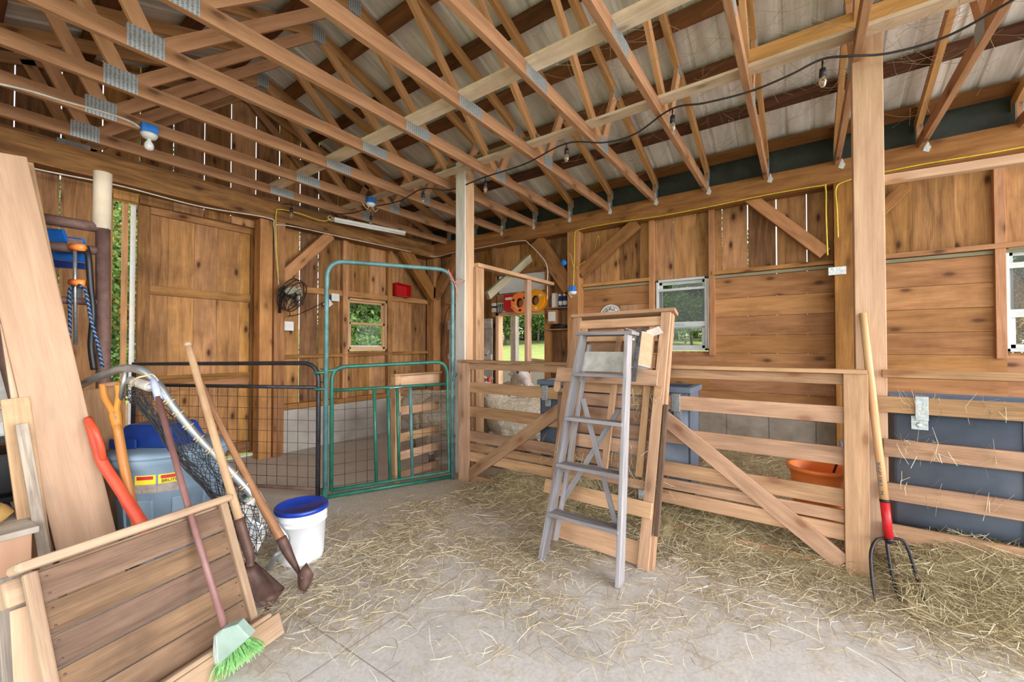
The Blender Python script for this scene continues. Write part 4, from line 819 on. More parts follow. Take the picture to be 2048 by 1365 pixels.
# tall green arch with its mesh gate
A0, A1 = Vector((2.06, 3.55, 0)), Vector((3.17, 3.03, 0)); gd = (A1 - A0).normalized(); GL = (A1 - A0).length; gn = Vector((-gd.y, gd.x, 0))
G = lambda s, z, o=0: A0 + gd * s + Vector((0, 0, z)) + gn * o
t = thing('gate_arch', 'tall green tube arch that frames the mesh gate', 'gate', tuple(A0))
arch = [G(0, 0), G(0, 1.9)] + arc_path(G(0, 1.9), G(0, 2.2), G(.3, 2.2), .17)[1:] + [G(.6, 2.21)] + arc_path(G(.6, 2.215), G(GL, 2.22), G(GL, 1.9), .17) + [G(GL, 1.2), G(GL, 0)]
MB().tube(arch, .021, 10).build('arch_tube', 'greenold', t); MB().tube([G(0, .035), G(GL, .035)], .02, 8).build('foot_tube', 'green', t)
MB().box(2.03, 3.53, .06, 2.07, 3.58, .12).build('hinge', 'green', t)
for z in (1.17, 1.02): MB().tube([G(-.1, z), G(.02, z)], .014, 8).build('hinge', 'green', t)
t = thing('mesh_gate', 'green tube gate with wire mesh hung in the tall arch', 'gate', tuple(G(.06, .06)))
zt = 1.22; fr_ = [G(.05, .09)] + arc_path(G(.05, .9), G(.05, zt), G(.3, zt), .13) + arc_path(G(.9, zt + .02), G(1.16, zt + .03), G(1.18, .9), .13) + [G(1.19, .09), G(.05, .09)]
MB().tube(fr_, .018, 10).build('frame', 'green', t)
MB().tube([G(-.03, 1.19), G(.05, 1.185), G(.16, 1.215)], .016, 8).build('hinge_arm', 'green', t)
MB().tube([G(.05, 1.0), G(1.17, 1.015)], .015, 8).build('mid_rail', 'green', t)
for s in (.435, .565, .655, .785): MB().tube([G(s - .01, 1.0), G(s + .015, .09)], .016 if s < .8 else .018, 8).build('upright', 'green' if s < .7 else 'greenold', t)
mb = MB()
for lo, hi in ((.06, .43), (.80, 1.18)):
    s = lo + .1
    while s < hi: mb.tube([G(s, 1.0), G(s + .005, .09)], .0022, 4); s += .1
    for k in range(9): mb.tube([G(lo, .12 + .1 * k), G(hi, .12 + .1 * k + .003)], .0022, 4)
mb.build('wire_mesh', 'wire', t)
MB().tube(circ(G(1.25, 1.08), .05, 12), .007, 6).build('latch_ring', 'greenold', t); MB().tube([G(.56, 1.0, -.03), G(.7, 1.01, -.03)], .009, 6).build('latch_chain', 'galv', t)
# second mesh panel, swung away towards the sliding door
B0, B1 = Vector((2.035, 3.63, 0)), Vector((1.13, 5.4, 0)); bd = (B1 - B0).normalized(); BL = (B1 - B0).length
H = lambda s, z: B0 + bd * s + Vector((0, 0, z))
t = thing('mesh_gate', 'dark iron gate with wire mesh reaching to the sliding door', 'gate', tuple(B0))
pth = [H(0, .0), H(0, .9)] + arc_path(H(0, .9), H(0, 1.255), H(.4, 1.25), .17) + [H(BL, 1.235), H(BL, .1)]
MB().tube(pth, .02, 10).build('frame', 'blackiron', t); MB().tube([H(0, 1.03), H(BL, 1.03)], .017, 8).build('mid_rail', 'blackiron', t); MB().tube([H(0, .1), H(BL, .1)], .017, 8).build('bottom_rail', 'rust', t)
mb = MB(); s = .1
while s < BL: mb.tube([H(s, 1.03), H(s, .1)], .0024, 4); s += .105
for k in range(8): mb.tube([H(0, .2 + .105 * k), H(BL, .2 + .105 * k)], .0024, 4)
mb.build('wire_mesh', 'wire', t)
mb = MB().tube([H(-.05, 1.06), H(-.05, 1.2)], .006, 6); mb.tube([H(-.02, 1.2), H(-.1, 1.2)], .005, 6).tube([H(-.02, 1.08), H(-.1, 1.08)], .005, 6); mb.build('hinge_pin', 'green', t)
tw = MB().tube(curve_pts([G(GL - .04, 2.12, -.03), G(GL + .06, 2.08, -.03), (3.36, 3.03, 2.13), (3.375, 3.10, 2.16), (3.375, 3.18, 2.17)], 6), .005, 5); tw.tube(curve_pts([G(GL - .03, 2.13, -.03), G(GL - .06, 2.22, -.02), G(GL, 2.1, -.03), G(GL + .03, 2.02, -.03), G(GL + .05, 1.94, -.02)], 6), .005, 5)
tag(tw.build('twine_tie', 'pink'), 'pink twine tying the tall green arch to the whitewashed post', 'twine')

# ------------------------------------------------------------------ hay rack leaning on the fence
s_ = .35; rn = Vector((1, 0, -s_)).normalized(); ru = Vector((s_, 0, 1)).normalized()
def RK(y, z, off=0.0, x0=2.585): return Vector((x0 + s_ * z, y, z)) + rn * off          # off > 0 towards the fence
hr = thing('hay_rack', 'wooden slatted hay rack leaning against the pen fence behind the stepladder', 'rack', (2.65, 1.15, 0))
def rbar(nm, p, q, w_, h_, mat='rack', side=None, bv=.003): return MB().bar(p, q, w_, h_, side or rn).build(nm, mat, hr, bv)
TW, HW = .03, .075
rbar('stile', RK(.83, 0), RK(.83, 1.66), TW, .07); rbar('stile', RK(1.50, .0), RK(1.56, 1.66), TW, .07)
rbar('stile', RK(.79, .0, .045), RK(.80, 1.66, .045), .06, .03); rbar('stile', RK(1.56, .05, .045), RK(1.605, 1.66, .045), .06, .03)
rbar('top_rail', RK(.765, 1.675, .03), RK(1.615, 1.66, .03), .11, .028)
rbar('top_rail', RK(.86, 1.60, .01), RK(1.53, 1.59, .01), .022, .075)
for k, (z, w_) in enumerate(((1.48, .06), (1.30, .11))): rbar('inner_rail', RK(.88, z, .02), RK(1.51, z, .02), .02, w_)
rbar('inner_stile', RK(.915, .52, .012), RK(.925, 1.56, .012), .02, .05); rbar('inner_stile', RK(1.44, .52, .012), RK(1.485, 1.56, .012), .02, .05)
rbar('centre_bar', RK(1.16, .5, .0), RK(1.17, 1.54, .0), .025, .045)
for k in range(7):
    z = .50 + .102 * k
    rbar('slat', RK(.84, z, .07), RK(1.55, z, .07), .016, .096, 'slat', None, .002)
for k in range(4): z = 1.225 + .102 * k; rbar('slat', RK(.86, z, .07), RK(1.53, z, .07), .016, .096, 'slat', None, .002)
rbar('cross_board', RK(.84, 1.17, -.03), RK(1.655, 1.165, -.03), .022, .115)
for y in (.835, 1.645): MB().prism([RK(y - .028, 1.12, -.018), RK(y + .028, 1.12, -.018), RK(y + .028, 1.06, -.018), RK(y + .012, 1.03, -.018), RK(y - .012, 1.03, -.018), RK(y - .028, 1.06, -.018)], rn * .03).build('hook', 'rack', hr, .003)
rbar('lower_board', RK(.80, .335, -.026), RK(1.60, .345, -.026), .022, .10); rbar('bottom_board', RK(.86, .08, .02), RK(1.50, .10, .02), .022, .14)
rbar('bottom_rail', RK(.86, .475, .015), RK(1.5, .485, .015), .03, .06); rbar('side_batten', RK(.765, .2, .0), RK(.775, 1.0, .0), .03, .028, 'bench')
MB().bar(RK(.86, .42, -.005), RK(.90, .42, -.005), .02, .06).build('hinge_plate', 'galv', hr)
# carton and steel strap hung on the rack
c0 = RK(.955, 1.22, -.10); c1 = RK(.955, 1.46, -.10); yh = Vector((0, 1, 0)); sdv = (rn + yh).normalized(); fnv = (rn * -1 - yh).normalized()
t = thing('twine_carton', 'white and orange carton hung in the top corner of the hay rack', 'box', tuple(c0)); MB().bar(c0, c1, .125, .105, sdv).build('carton', 'paper', t, .002)
MB().bar(c0 + fnv * .0645 + ru * .005, c1 + fnv * .0645 - ru * .005, .003, .10, sdv).build('orange_side', 'carton', t)
for d_, e_ in ((.075, .02), (-.085, .025)): MB().bar(c1 + yh * d_ * .5 + ru * .004, c1 + yh * d_ * 1.5 + ru * (.01 + e_), .12, .004, rn).build('flap', 'paper', t)
MB().bar(RK(.953, 1.10, -.19), RK(.950, 1.475, -.19), .006, .032, rn).build('steel_strap', 'strap', t); MB().bar(RK(.950, 1.472, -.19), RK(.950, 1.475, -.0), .032, .006, yh).build('strap_hook', 'blackiron', t)
# ------------------------------------------------------------------ stepladder
ls = .30; ln = Vector((1, 0, -ls)).normalized()
def LD(y, z, off=0, x0=2.32): return Vector((x0 + ls * z, y, z)) + ln * off
ld = thing('stepladder', 'weathered grey wooden stepladder folded and leaning at the hay rack', 'ladder', (2.4, 1.15, 0))
def side(z, k): return (.885 + .10 * z / 1.5) if k == 0 else (1.41 - .085 * z / 1.5)
for k in (0, 1): MB().bar(LD(side(0, k), 0, .01), LD(side(1.5, k), 1.5, .01), .09, .027, ln).build('side_rail', 'ladder', ld, .003)
for z in (.29, .595, .9, 1.205): MB().bar(LD(side(z, 0), z, .0), LD(side(z, 1), z, .0), .105, .024, (1, 0, -.05)).build('step', 'ladder', ld, .003)
MB().bar(LD(side(1.5, 0) - .045, 1.505, .03), LD(side(1.5, 1) + .04, 1.505, .03), .15, .024, (1, 0, -.05)).build('top_step', 'ladder', ld, .003)
MB().bar(LD(side(1.3, 0) + .0, 1.315, .07), LD(side(1.3, 1), 1.315, .07), .012, .15, ln).build('paint_shelf', 'stick', ld, .002)
for k in (0, 1): MB().bar(LD(side(.15, k) + (.03 if k == 0 else -.03), .12, .085), LD(side(1.42, k) + (.028 if k == 0 else -.028), 1.44, .085), .04, .02, ln).build('rear_leg', 'ladder', ld, .002)
MB().bar(LD(.945, .25, .085), LD(1.30, 1.05, .085), .008, .035, ln).build('cross_brace', 'ladder', ld, .001); MB().bar(LD(1.37, .35, .098), LD(1.03, 1.0, .098), .008, .035, ln).build('cross_brace', 'ladder', ld, .001)
MB().tube([LD(side(1.46, 0) - .03, 1.47, .05), LD(side(1.46, 0) + .03, 1.47, .05)], .012, 8).build('hinge', 'galv', ld)

# ------------------------------------------------------------------ troughs, bucket, fork
def trough(label, y0, y1, xf):
    t = thing('feed_trough', label, 'trough', (xf + .2, (y0 + y1) / 2, .24))
    prof = [(xf + .03, 1.06)] + [(xf + .035, .45)] + [(xf + .20 - .165 * math.cos(a), .42 - .18 * math.sin(a)) for a in [math.pi * i / 10 for i in range(1, 10)]] + [(xf + .365, .45), (xf + .37, 1.06)]
    inn = [(xf + .36, 1.06), (xf + .355, .45)] + [(xf + .20 + .155 * math.cos(a), .42 - .17 * math.sin(a)) for a in [math.pi * i / 10 for i in range(1, 10)]] + [(xf + .045, .45), (xf + .04, 1.06)]
    MB().prism([Vector((x, y0, z)) for x, z in prof + inn], (0, y1 - y0, 0), True).build('shell', 'trough', t)
    for y in (y0, y1 - .012): MB().prism([Vector((x, y, z)) for x, z in prof], (0, .012, 0)).build('end_wall', 'trough', t)
    rim = MB(); rim.box(xf + .0, y0 - .02, 1.05, xf + .055, y1 + .02, 1.095, 'y'); rim.box(xf + .345, y0 - .02, 1.05, xf + .40, y1 + .02, 1.095, 'y'); rim.box(xf + .05, y0 - .02, 1.05, xf + .35, y0 + .03, 1.095, 'x'); rim.box(xf + .05, y1 - .03, 1.05, xf + .35, y1 + .02, 1.095, 'x'); rim.build('rim', 'trough', t, .006)
    return t
t = trough('slate grey feed trough hung on the pen fence behind the hay rack', .70, 2.02, 3.27)
for y in (1.93, .785): MB().box(3.222, y - .035, .915, 3.229, y + .03, 1.05).box(3.222, y - .035, 1.043, 3.30, y + .03, 1.05).build('hook', 'galv', t, .003); MB().box(3.29, y - .03, .85, 3.297, y + .03, .93).build('lug', 'galv', t, .002)
t = trough('slate grey feed trough hung on the fence past the pale square post', -2.0, -.46, 3.43)
for y in (-.57, -1.05, -1.6): MB().box(3.374, y - .03, .965, 3.381, y + .028, 1.11).box(3.374, y - .03, 1.103, 3.45, y + .028, 1.11).build('hook', 'galv', t, .003); lg = MB().box(3.445, y - .04, .9, 3.452, y + .035, .985).build('lug', 'galv', t, .002); MB().lathe([(.016, 0), (.012, .008)], (3.444, y, .93), 10, (-1, 0, 0)).build('bolt', 'tie', lg)
MB().box(3.445, -1.02, .3, 3.452, -.98, 1.05).build('seam', 'trough', t)
ob = thing('bucket', 'orange tub bucket hanging inside the pen fence by the pitchfork', 'bucket', (3.78, -.08, .2))
bc = (3.78, -.08, .145)
MB().lathe([(.135, 0), (.15, .1), (.165, .3), (.17, .345), (.19, .35), (.193, .375), (.183, .38), (.162, .375), (.142, .1), (.13, .02)], bc, 36).build('tub', 'orange', ob)
MB().tube(curve_pts([(3.66, -.17, .52), (3.56, -.19, .63), (3.46, -.2, .72)], 8), .008, 6).build('handle', 'black', ob)
tag(MB().tube(curve_pts([(3.5, -.2, .73), (3.47, -.2, .78), (3.44, -.21, .72), (3.46, -.2, .68)], 6), .008, 6).build('carabiner', 'lavender'), 'metal snap hook holding the orange bucket', 'hook')
pf = thing('pitchfork', 'three tined pitchfork with red socket leaning on the pale square post', 'pitchfork', (3.05, -.42, 0))
f0, f1 = Vector((3.218, -.399, .29)), Vector((3.392, -.312, 1.615)); fd = (f1 - f0).normalized()
MB().tube([f0 + fd * .2, f0 + fd * .6, f0 + fd * 1.0, f1], [.021, .021, .021, .019], 14).build('handle', 'forkash', pf)
MB().tube([f0, f0 + fd * .21], [.0215, .0235], 14).build('socket', 'redpaint', pf); MB().tube([f0 + fd * .2, f0 + fd * .215], .024, 14).build('ring', 'ink', pf)
hd = f0 - fd * .02
for px in ([(1772, 1076, 2.39), (1753, 1081, 2.36), (1742, 1104, 2.33), (1743, 1145, 2.29), (1750, 1205, 2.238)], [(1773, 1078, 2.39), (1776, 1105, 2.36), (1785, 1155, 2.30), (1801, 1208, 2.226)], [(1774, 1076, 2.39), (1805, 1082, 2.36), (1818, 1104, 2.33), (1835, 1160, 2.25), (1860, 1235, 2.116)]):
    ps = curve_pts([dep(*p) for p in px], 8); MB().tube(ps, [.0085] * (len(ps) - 4) + [.007, .006, .005, .003], 8).build('tine', 'forkiron', pf)
MB().lathe([(.012, -.03), (.02, -.015), (.022, .0)], f0, 12, fd).build('head', 'forkiron', pf)
text('lettering', 'TRUPER', f0 + fd * .36 + Vector((-.0235, .008, 0)), fd, Vector((-.45, 1, 0)) * 1, .042, 'ink', pf)
mk = f0 + fd * .235 + Vector((-.0215, .002, 0)); 
text('emblem', 'H', mk + fd * .02 + Vector((-.001, .004, 0)), fd, Vector((-.45, 1, 0)), .036, 'ink', pf)

# ------------------------------------------------------------------ sheep
def sheep(label, x, y, heading, neck=(.55, .92), look=0.0, group='sheep in the pen', scale=1.0, drop=0.0, tagged=True, dark_ear=False):
    t = thing('sheep', label, 'sheep', (x, y, 0), group); ch, sh = math.cos(heading), math.sin(heading)
    def W(p): p = Vector(p) * scale; return Vector((x + p.x * ch - p.y * sh, y + p.x * sh + p.y * ch, p.z))
    def ring(cx_, cz, rx_, rz_, tilt=0, n=18, yaw=0, cy_=0):
        out = []
        for k in range(n):
            a = 2 * math.pi * k / n; py = rx_ * math.cos(a); pz = rz_ * math.sin(a); dx = -pz * math.sin(tilt)
            q = Vector((dx - py * math.sin(yaw), py * math.cos(yaw), pz * math.cos(tilt))); out.append(W((cx_ + q.x, cy_ + q.y, cz + q.z)))
        return out
    body = MB()
    body.loft([ring(*r) for r in ((-.53, .55, .05, .06), (-.50, .56, .15, .16), (-.40, .57, .21, .235), (-.22, .55, .235, .255), (0, .53, .245, .265), (.2, .545, .225, .26), (.33, .58, .19, .24), (.42, .62, .12, .17), (.46, .64, .05, .08))])
    hx, hz = neck; ny = math.sin(look)
    neckc = [(.3, .66, 0), ((.3 + hx) / 2, (.66 + hz) / 2, 0), (hx, hz, .0)]
    body.loft([ring(.28, .64, .16, .2, .6), ring((.28 + hx) / 2, (.64 + hz) / 2 - .01, .12, .145, .7), ring(hx - .02, hz - .02, .09, .105, .7), ring(hx + .03, hz + .04, .06, .07, .7)])
    for lx, ly, kind in ((.26, .12, 0), (.26, -.12, 0), (-.36, .13, 1), (-.36, -.13, 1)):
        if kind == 0: pts = [(lx, ly, .5), (lx + .01, ly, .33), (lx, ly, .24), (lx + .005, ly, .08)]; rr = [.085, .052, .036, .03]
        else: pts = [(lx + .04, ly, .55), (lx + .05, ly, .38), (lx - .05, ly, .27), (lx - .015, ly, .08)]; rr = [.13, .075, .036, .03]
        body.tube([W(p) for p in pts], [r * scale for r in rr], 10)
    body.tube([W((-.5, 0, .66)), W((-.56, 0, .55)), W((-.56, 0, .38))], [.04 * scale, .05 * scale, .025 * scale], 8)
    # head
    head = MB(); dirx, diry = math.cos(look), math.sin(look); b0 = Vector((hx + .01, 0, hz + .03))
    def hring(d, dz, ry, rz_, n=14):
        out = []
        for k in range(n): a = 2 * math.pi * k / n; out.append(W((b0.x + dirx * d - diry * ry * math.cos(a), b0.y + diry * d + dirx * ry * math.cos(a), b0.z + dz + rz_ * math.sin(a))))
        return out
    head.loft([hring(-.07, .0, .03, .04), hring(-.05, .01, .075, .09), hring(.02, .0, .085, .098), hring(.08, -.03, .075, .085), hring(.15, -.075, .055, .062), hring(.205, -.11, .045, .047), hring(.23, -.125, .025, .026)])
    for s in (1, -1):
        e0 = b0 + Vector((-diry * .07 * s - dirx * .02, dirx * .07 * s - diry * .02, .045)); tip = e0 + Vector((-diry * .13 * s, dirx * .13 * s, -.005 + .03)); mid = (e0 + tip) / 2 + Vector((0, 0, .012))
        (head).tube([W(e0), W(mid), W(tip)], [.018 * scale, .034 * scale, .008 * scale], 8, flat=.45)
    bo = body.build('fleece_body', 'wool', t)
    rm = bo.modifiers.new('remesh', 'REMESH'); rm.mode = 'VOXEL'; rm.voxel_size = .016; rm.use_smooth_shade = True
    sm = bo.modifiers.new('smooth', 'SMOOTH'); sm.iterations = 6; sm.factor = .6
    tx = bpy.data.textures.get('fleece') or bpy.data.textures.new('fleece', 'CLOUDS'); tx.noise_scale = .035
    dm = bo.modifiers.new('curl', 'DISPLACE'); dm.texture = tx; dm.strength = .022; dm.mid_level = .5
    ho = head.build('head', 'face', t); rm = ho.modifiers.new('remesh', 'REMESH'); rm.mode = 'VOXEL'; rm.voxel_size = .009; rm.use_smooth_shade = True
    sm = ho.modifiers.new('smooth', 'SMOOTH'); sm.iterations = 4
    for s in (1, -1):
        ep = b0 + Vector((dirx * .075 - diry * .066 * s, diry * .075 + dirx * .066 * s, .012)); MB().ball(W(ep), .016 * scale, n=6).build('eye', 'eye', ho)
        np_ = b0 + Vector((dirx * .225 - diry * .018 * s, diry * .225 + dirx * .018 * s, -.115)); MB().ball(W(np_), .007 * scale, n=5).build('nostril', 'darkear', ho)
    if tagged:
        ep = b0 + Vector((-diry * .14, dirx * .14, .06)); MB().box(*(list(W(ep) - Vector((.018, .018, .03))) + list(W(ep) + Vector((.018, .018, .025))))).build('ear_tag', 'tag', ho, .004)
    for lx, ly in ((.265, .12), (.265, -.12), (-.375, .13), (-.375, -.13)): 
        MB().tube([W((lx, ly, .1)), W((lx + .01, ly, .0))], [.034 * scale, .043 * scale], 8).build('hoof', 'darkear', t)
    return t
hR = math.atan2(cR.y, cR.x)
p = dep(880, 695, 5.75); sheep('shorn tan sheep standing tail out behind the pen gate, further of that pair', p.x, p.y, hR + .25, (.50, .78), .2)
p = dep(926, 695, 5.15); sheep('shorn tan sheep standing across behind the pen gate, nearer of that pair', p.x, p.y, hR + .1, (.52, .76), -.3)
p = dep(1046, 695, 4.95); sheep('tan sheep standing broadside behind the board fence by the trough hook', p.x, p.y, hR + math.pi + .25, (.5, .94), .5, dark_ear=True)
p = dep(1030, 695, 5.75); sheep('pale faced sheep by the stall doorway looking over the fence', p.x, p.y, hR - 1.45, (.5, .93), .25, scale=1.12)
p = dep(1110, 695, 5.7); sheep('sheep with only its head top and red tag above the trough', p.x, p.y, hR + math.pi + .1, (.5, .92), .9)

# ------------------------------------------------------------------ the clutter by the sliding door
vR, vF = Vector((cR.x, cR.y, 0)).normalized(), Vector((cF.x, cF.y, 0)).normalized()
def wdir(deg): a = math.radians(deg); return vR * math.cos(a) + vF * math.sin(a)
def plank(name, label, b, t, w_, th, mat, ang=57, bv=.004):
    o = MB().bar(dep(*b), dep(*t), w_, th, wdir(ang)).build(name, mat, None, bv); return tag(o, label, 'board')
plank('leaning_plank', 'wide fresh plank leaning upright, broadest of the lumber beside the slatted panel', (201, 1200, 2.26), (-12, 306, 2.26), .235, .04, 'board')
plank('leaning_plank', 'narrow brown edged plank standing directly behind the wide fresh plank', (188, 1180, 2.36), (14, 318, 2.36), .2, .025, 'handle')
plank('leaning_plank', 'shorter plank peeping out behind the wide plank below the blue stand', (222, 1160, 2.45), (80, 540, 2.45), .12, .02, 'rack')
plank('leaning_plank', 'pale plank end standing in front of the rusty pipe, eye high', (108, 1205, 2.16), (24, 648, 2.2), .085, .025, 'board')
plank('leaning_plank', 'short dull plank with square top, lowest of the leaning lumber', (88, 1210, 2.08), (30, 797, 2.14), .10, .022, 'handle')
plank('leaning_plank', 'thin grey barky strip leaning between the short dull plank and the wide one', (106, 1212, 2.04), (43, 848, 2.1), .045, .02, 'bark')
plank('leaning_board', 'brown square cut board standing behind the orange and yellow handles', (214, 1085, 2.55), (190, 778, 2.6), .22, .02, 'rack', 30)
# rusty pipe gate stored upright
pg = thing('pipe_gate', 'rusty brown pipe gate stood on end beside the sliding door gap', 'gate', tuple(dep(207, 1111, 2.75)))
MB().tube([dep(205, 1111, 2.75), dep(207, 800, 2.75), dep(206, 456, 2.75)], .037, 14).build('upright', 'rust', pg)
for (x0, y0, x1, y1, r) in ((206, 457, 70, 435, .034), (204, 503, 70, 489, .03), (204, 606, 90, 598, .024)):
    MB().tube([dep(x0, y0, 2.75), dep(x1, y1, 2.54)], r, 12).build('bar', 'rust', pg)
MB().tube([dep(70, 420, 2.54), dep(74, 1150, 2.54)], .034, 12).build('upright', 'rust', pg)
tag(MB().tube([dep(203, 458, 2.75), dep(206, 346, 2.75)], .047, 18).build('cardboard_tube', 'cardboard'), 'pale cardboard tube stuck on top of the rusty pipe gate', 'tube')
tag(MB().tube([dep(-25, 600, 2.55), dep(5, 690, 2.55), dep(62, 900, 2.55)], .036, 12).build('steel_pipe', 'rust'), 'rusty pipe slanting behind the leaning lumber', 'pipe')
# blue folded stand hung behind the pipe gate
bt = thing('folding_stand', 'bright blue folded metal stand hung on the rusty pipe gate', 'stand', tuple(dep(130, 540, 2.7)))
def plate(nm, px, d0, th, mat): MB().prism([dep(x, y, d) for (x, y), d in zip(px, d0 if isinstance(d0, (list, tuple)) else [d0] * 9)], vF * th).build(nm, mat, bt, .004)
plate('upper_plate', [(70, 454), (124, 459), (136, 491), (78, 488)], 2.66, .02, 'bluetool'); plate('middle_plate', [(125, 472), (163, 477), (180, 526), (88, 516), (90, 492), (134, 493)], 2.69, .02, 'bluetool'); plate('lower_plate', [(92, 517), (172, 527), (168, 538), (92, 533)], 2.69, .05, 'blue')
MB().box(*(list(dep(142, 492, 2.64) - Vector((.02, .02, 0))) + list(dep(158, 478, 2.64) + Vector((.02, .02, 0))))).build('switch_box', 'rust', bt, .003)
bc_ = thing('bar_clamp', 'orange and black bar clamp gripping the rusty pipe gate', 'clamp', tuple(dep(152, 690, 2.62)))
for py in (494, 565): MB().tube([dep(142, py, 2.62), dep(168, py + 2, 2.62)], .022, 10).build('pad', 'orange', bc_)
MB().tube([dep(150, 492, 2.63), dep(150, 570, 2.63), dep(151, 690, 2.63)], .010, 8).build('bar', 'galv', bc_); MB().box(*(list(dep(146, 602, 2.64) - Vector((.01, .01, 0))) + list(dep(158, 569, 2.64) + Vector((.02, .02, 0))))).build('trigger', 'black', bc_, .005)
def rope(label, pts, r, mat, mat2=None):
    ps = curve_pts([dep(*p) for p in pts], 10); mb = MB(); 
    t = thing('rope', label, 'rope', tuple(ps[-1])); mb.tube(ps, r, 8); mb.build('strand', mat, t)
    return t
rope('blue flecked rope hanging from the bar clamp, thin loop', [(146, 572, 2.6), (139, 585, 2.6), (140, 640, 2.6), (138, 690, 2.6), (136, 712, 2.6)], .009, 'ropefleck')
rope('blue flecked rope trailing across the pipe gate upright', [(158, 570, 2.58), (172, 585, 2.58), (182, 640, 2.58), (196, 690, 2.6), (205, 735, 2.6)], .009, 'ropefleck')
rope('thick black rope hanging from the middle bar of the pipe gate', [(172, 495, 2.66), (177, 515, 2.64), (181, 570, 2.64), (186, 630, 2.64), (182, 690, 2.64), (188, 740, 2.64)], .017, 'black')
# dark shelf full of odds and ends at the edge
sh = thing('storage_shelf', 'dark metal shelf unit in the shade behind the leaning lumber', 'shelf', (.1, 4.35, 0))
for z in (.05, .42, .80): MB().box(-.3, 4.1, z, .42, 4.6, z + .03).build('shelf_board', 'black', sh)
for x, y in ((-.29, 4.11), (.41, 4.11), (-.29, 4.59), (.41, 4.59)): MB().box(x - .02, y - .02, 0, x + .02, y + .02, 1.1).build('leg', 'rust', sh)
tag(MB().box(-.2, 4.16, .45, .36, 4.55, .72).build('storage_tub', 'black', None, .02), 'black tub on the middle board of the dark shelf', 'tub')
tag(MB().box(-.15, 4.2, .08, .3, 4.5, .36).build('storage_tub', 'trough', None, .02), 'slate grey tub on the bottom board of the dark shelf', 'tub')
wc = thing('plastic_basket', 'white plastic basket on top of the dark shelf', 'basket', (.1, 4.3, .83)); MB().box(-.04, 4.14, .83, .36, 4.5, .93).build('tray', 'white', wc, .02); MB().tube([(-.02, 4.14, .92), (.02, 4.12, 1.02), (.3, 4.12, 1.02), (.34, 4.14, .92)], .01, 6).build('handle', 'white', wc)
tag(MB().bar(dep(5, 860, 2.6), dep(28, 700, 2.7), .09, .02, wdir(40)).build('grey_strip', 'stick'), 'pale grey strip leaning behind the rusty slanting pipe', 'strip')
# low plywood bin with cushion and papers
lb = thing('plywood_bin', 'low plywood bin beside the slatted panel, cushion and papers on it', 'bin', tuple(dep(-20, 1500, 1.75)))
q0, q1 = dep(-150, 1110, 1.72), dep(64, 1092, 1.98); zt_ = .53
q0.z = 0; q1.z = 0; u_ = (q1 - q0).normalized(); n_ = Vector((-u_.y, u_.x, 0))
MB().prism([q0, q1, q1 + n_ * .55, q0 + n_ * .55], (0, 0, zt_ - .03)).build('body', 'ply', lb, .004); MB().prism([q0 - n_ * .02 + Vector((0, 0, zt_ - .03)), q1 - n_ * .02 + u_ * .02 + Vector((0, 0, zt_ - .03)), q1 + n_ * .57 + u_ * .02 + Vector((0, 0, zt_ - .03)), q0 + n_ * .57 + Vector((0, 0, zt_ - .03))], (0, 0, .03)).build('lid', 'weather', lb, .004)
pc = q1 + n_ * .24 - u_ * .2; pc.z = zt_
tag(MB().lathe([(.01, 0), (.15, .005), (.185, .045), (.15, .085), (.01, .1)], pc, 26).build('cushion', 'cushion'), 'round tan cushion lying on the plywood bin', 'cushion')
for k, (mt_, lbx) in enumerate((('paper', 'white magazine under the blue one on the plywood bin'), ('bluetool', 'blue magazine lying on top of the papers on the plywood bin'))):
    c_ = q1 + n_ * (.46 + .01 * k) - u_ * (.14 + .03 * k); c_.z = zt_ + .012 + .02 * k; tag(MB().bar(c_ - u_ * .13, c_ + u_ * .11, .19, .014, n_).build('magazine', mt_, None, .002), lbx, 'magazine')
# trash can
cc = dep(345, 900, 2.72); cc.z = 0; ax_c = (Vector((0, 0, 0)) - Vector((cc.x, cc.y, 0))).normalized()
tc_ = thing('trash_can', 'grey blue ribbed trash can behind the broom, blue container on its lid', 'can', tuple(cc))
def canr(z): return .235 + .05 * z / .72
mb = MB(); prof = [(canr(0), 0), (canr(.5), .5), (canr(.5) + .008, .51), (canr(.53) + .01, .53), (canr(.66) + .008, .66), (.315, .69), (.32, .735), (.31, .75), (.29, .75)]
mb.lathe(prof, cc, 40); mb.build('body', 'can', tc_)
for k in range(10):
    a = 2 * math.pi * k / 10 + .2; e = Vector((math.cos(a), math.sin(a), 0)); sd2 = Vector((-e.y, e.x, 0)); MB().bar(cc + e * (canr(.03) + .0) + Vector((0, 0, .03)), cc + e * (canr(.48) + .0) + Vector((0, 0, .48)), .08, .016, sd2).build('rib', 'can', tc_, .005)
MB().lathe([(.325, .725), (.325, .75), (.29, .765), (.05, .768)], cc, 40).build('lid', 'can', tc_)
def sticker(dx, z, w_, h_, mat, lift=.0, parent=None, name='sticker'):
    a0 = math.atan2(ax_c.y, ax_c.x) + dx; mb = MB(); n_ = 6; rings = []
    for i in range(n_ + 1):
        a = a0 + (i / n_ - .5) * w_ / .3; e = Vector((math.cos(a), math.sin(a), 0)); rings.append([cc + e * (canr(z) + .0125 + lift) + Vector((0, 0, z - h_ / 2)), cc + e * (canr(z) + .0125 + lift) + Vector((0, 0, z + h_ / 2)), cc + e * (canr(z) + .006) + Vector((0, 0, z + h_ / 2)), cc + e * (canr(z) + .006) + Vector((0, 0, z - h_ / 2))])
    return mb.loft(rings, False).build(name, mat, parent or tc_)
for dx in (-.04, -.45):
    sticker(dx, .605, .11, .055, 'label_y'); sticker(dx, .617, .085, .02, 'inkred', .002); sticker(dx, .55, .12, .05, 'label_g')
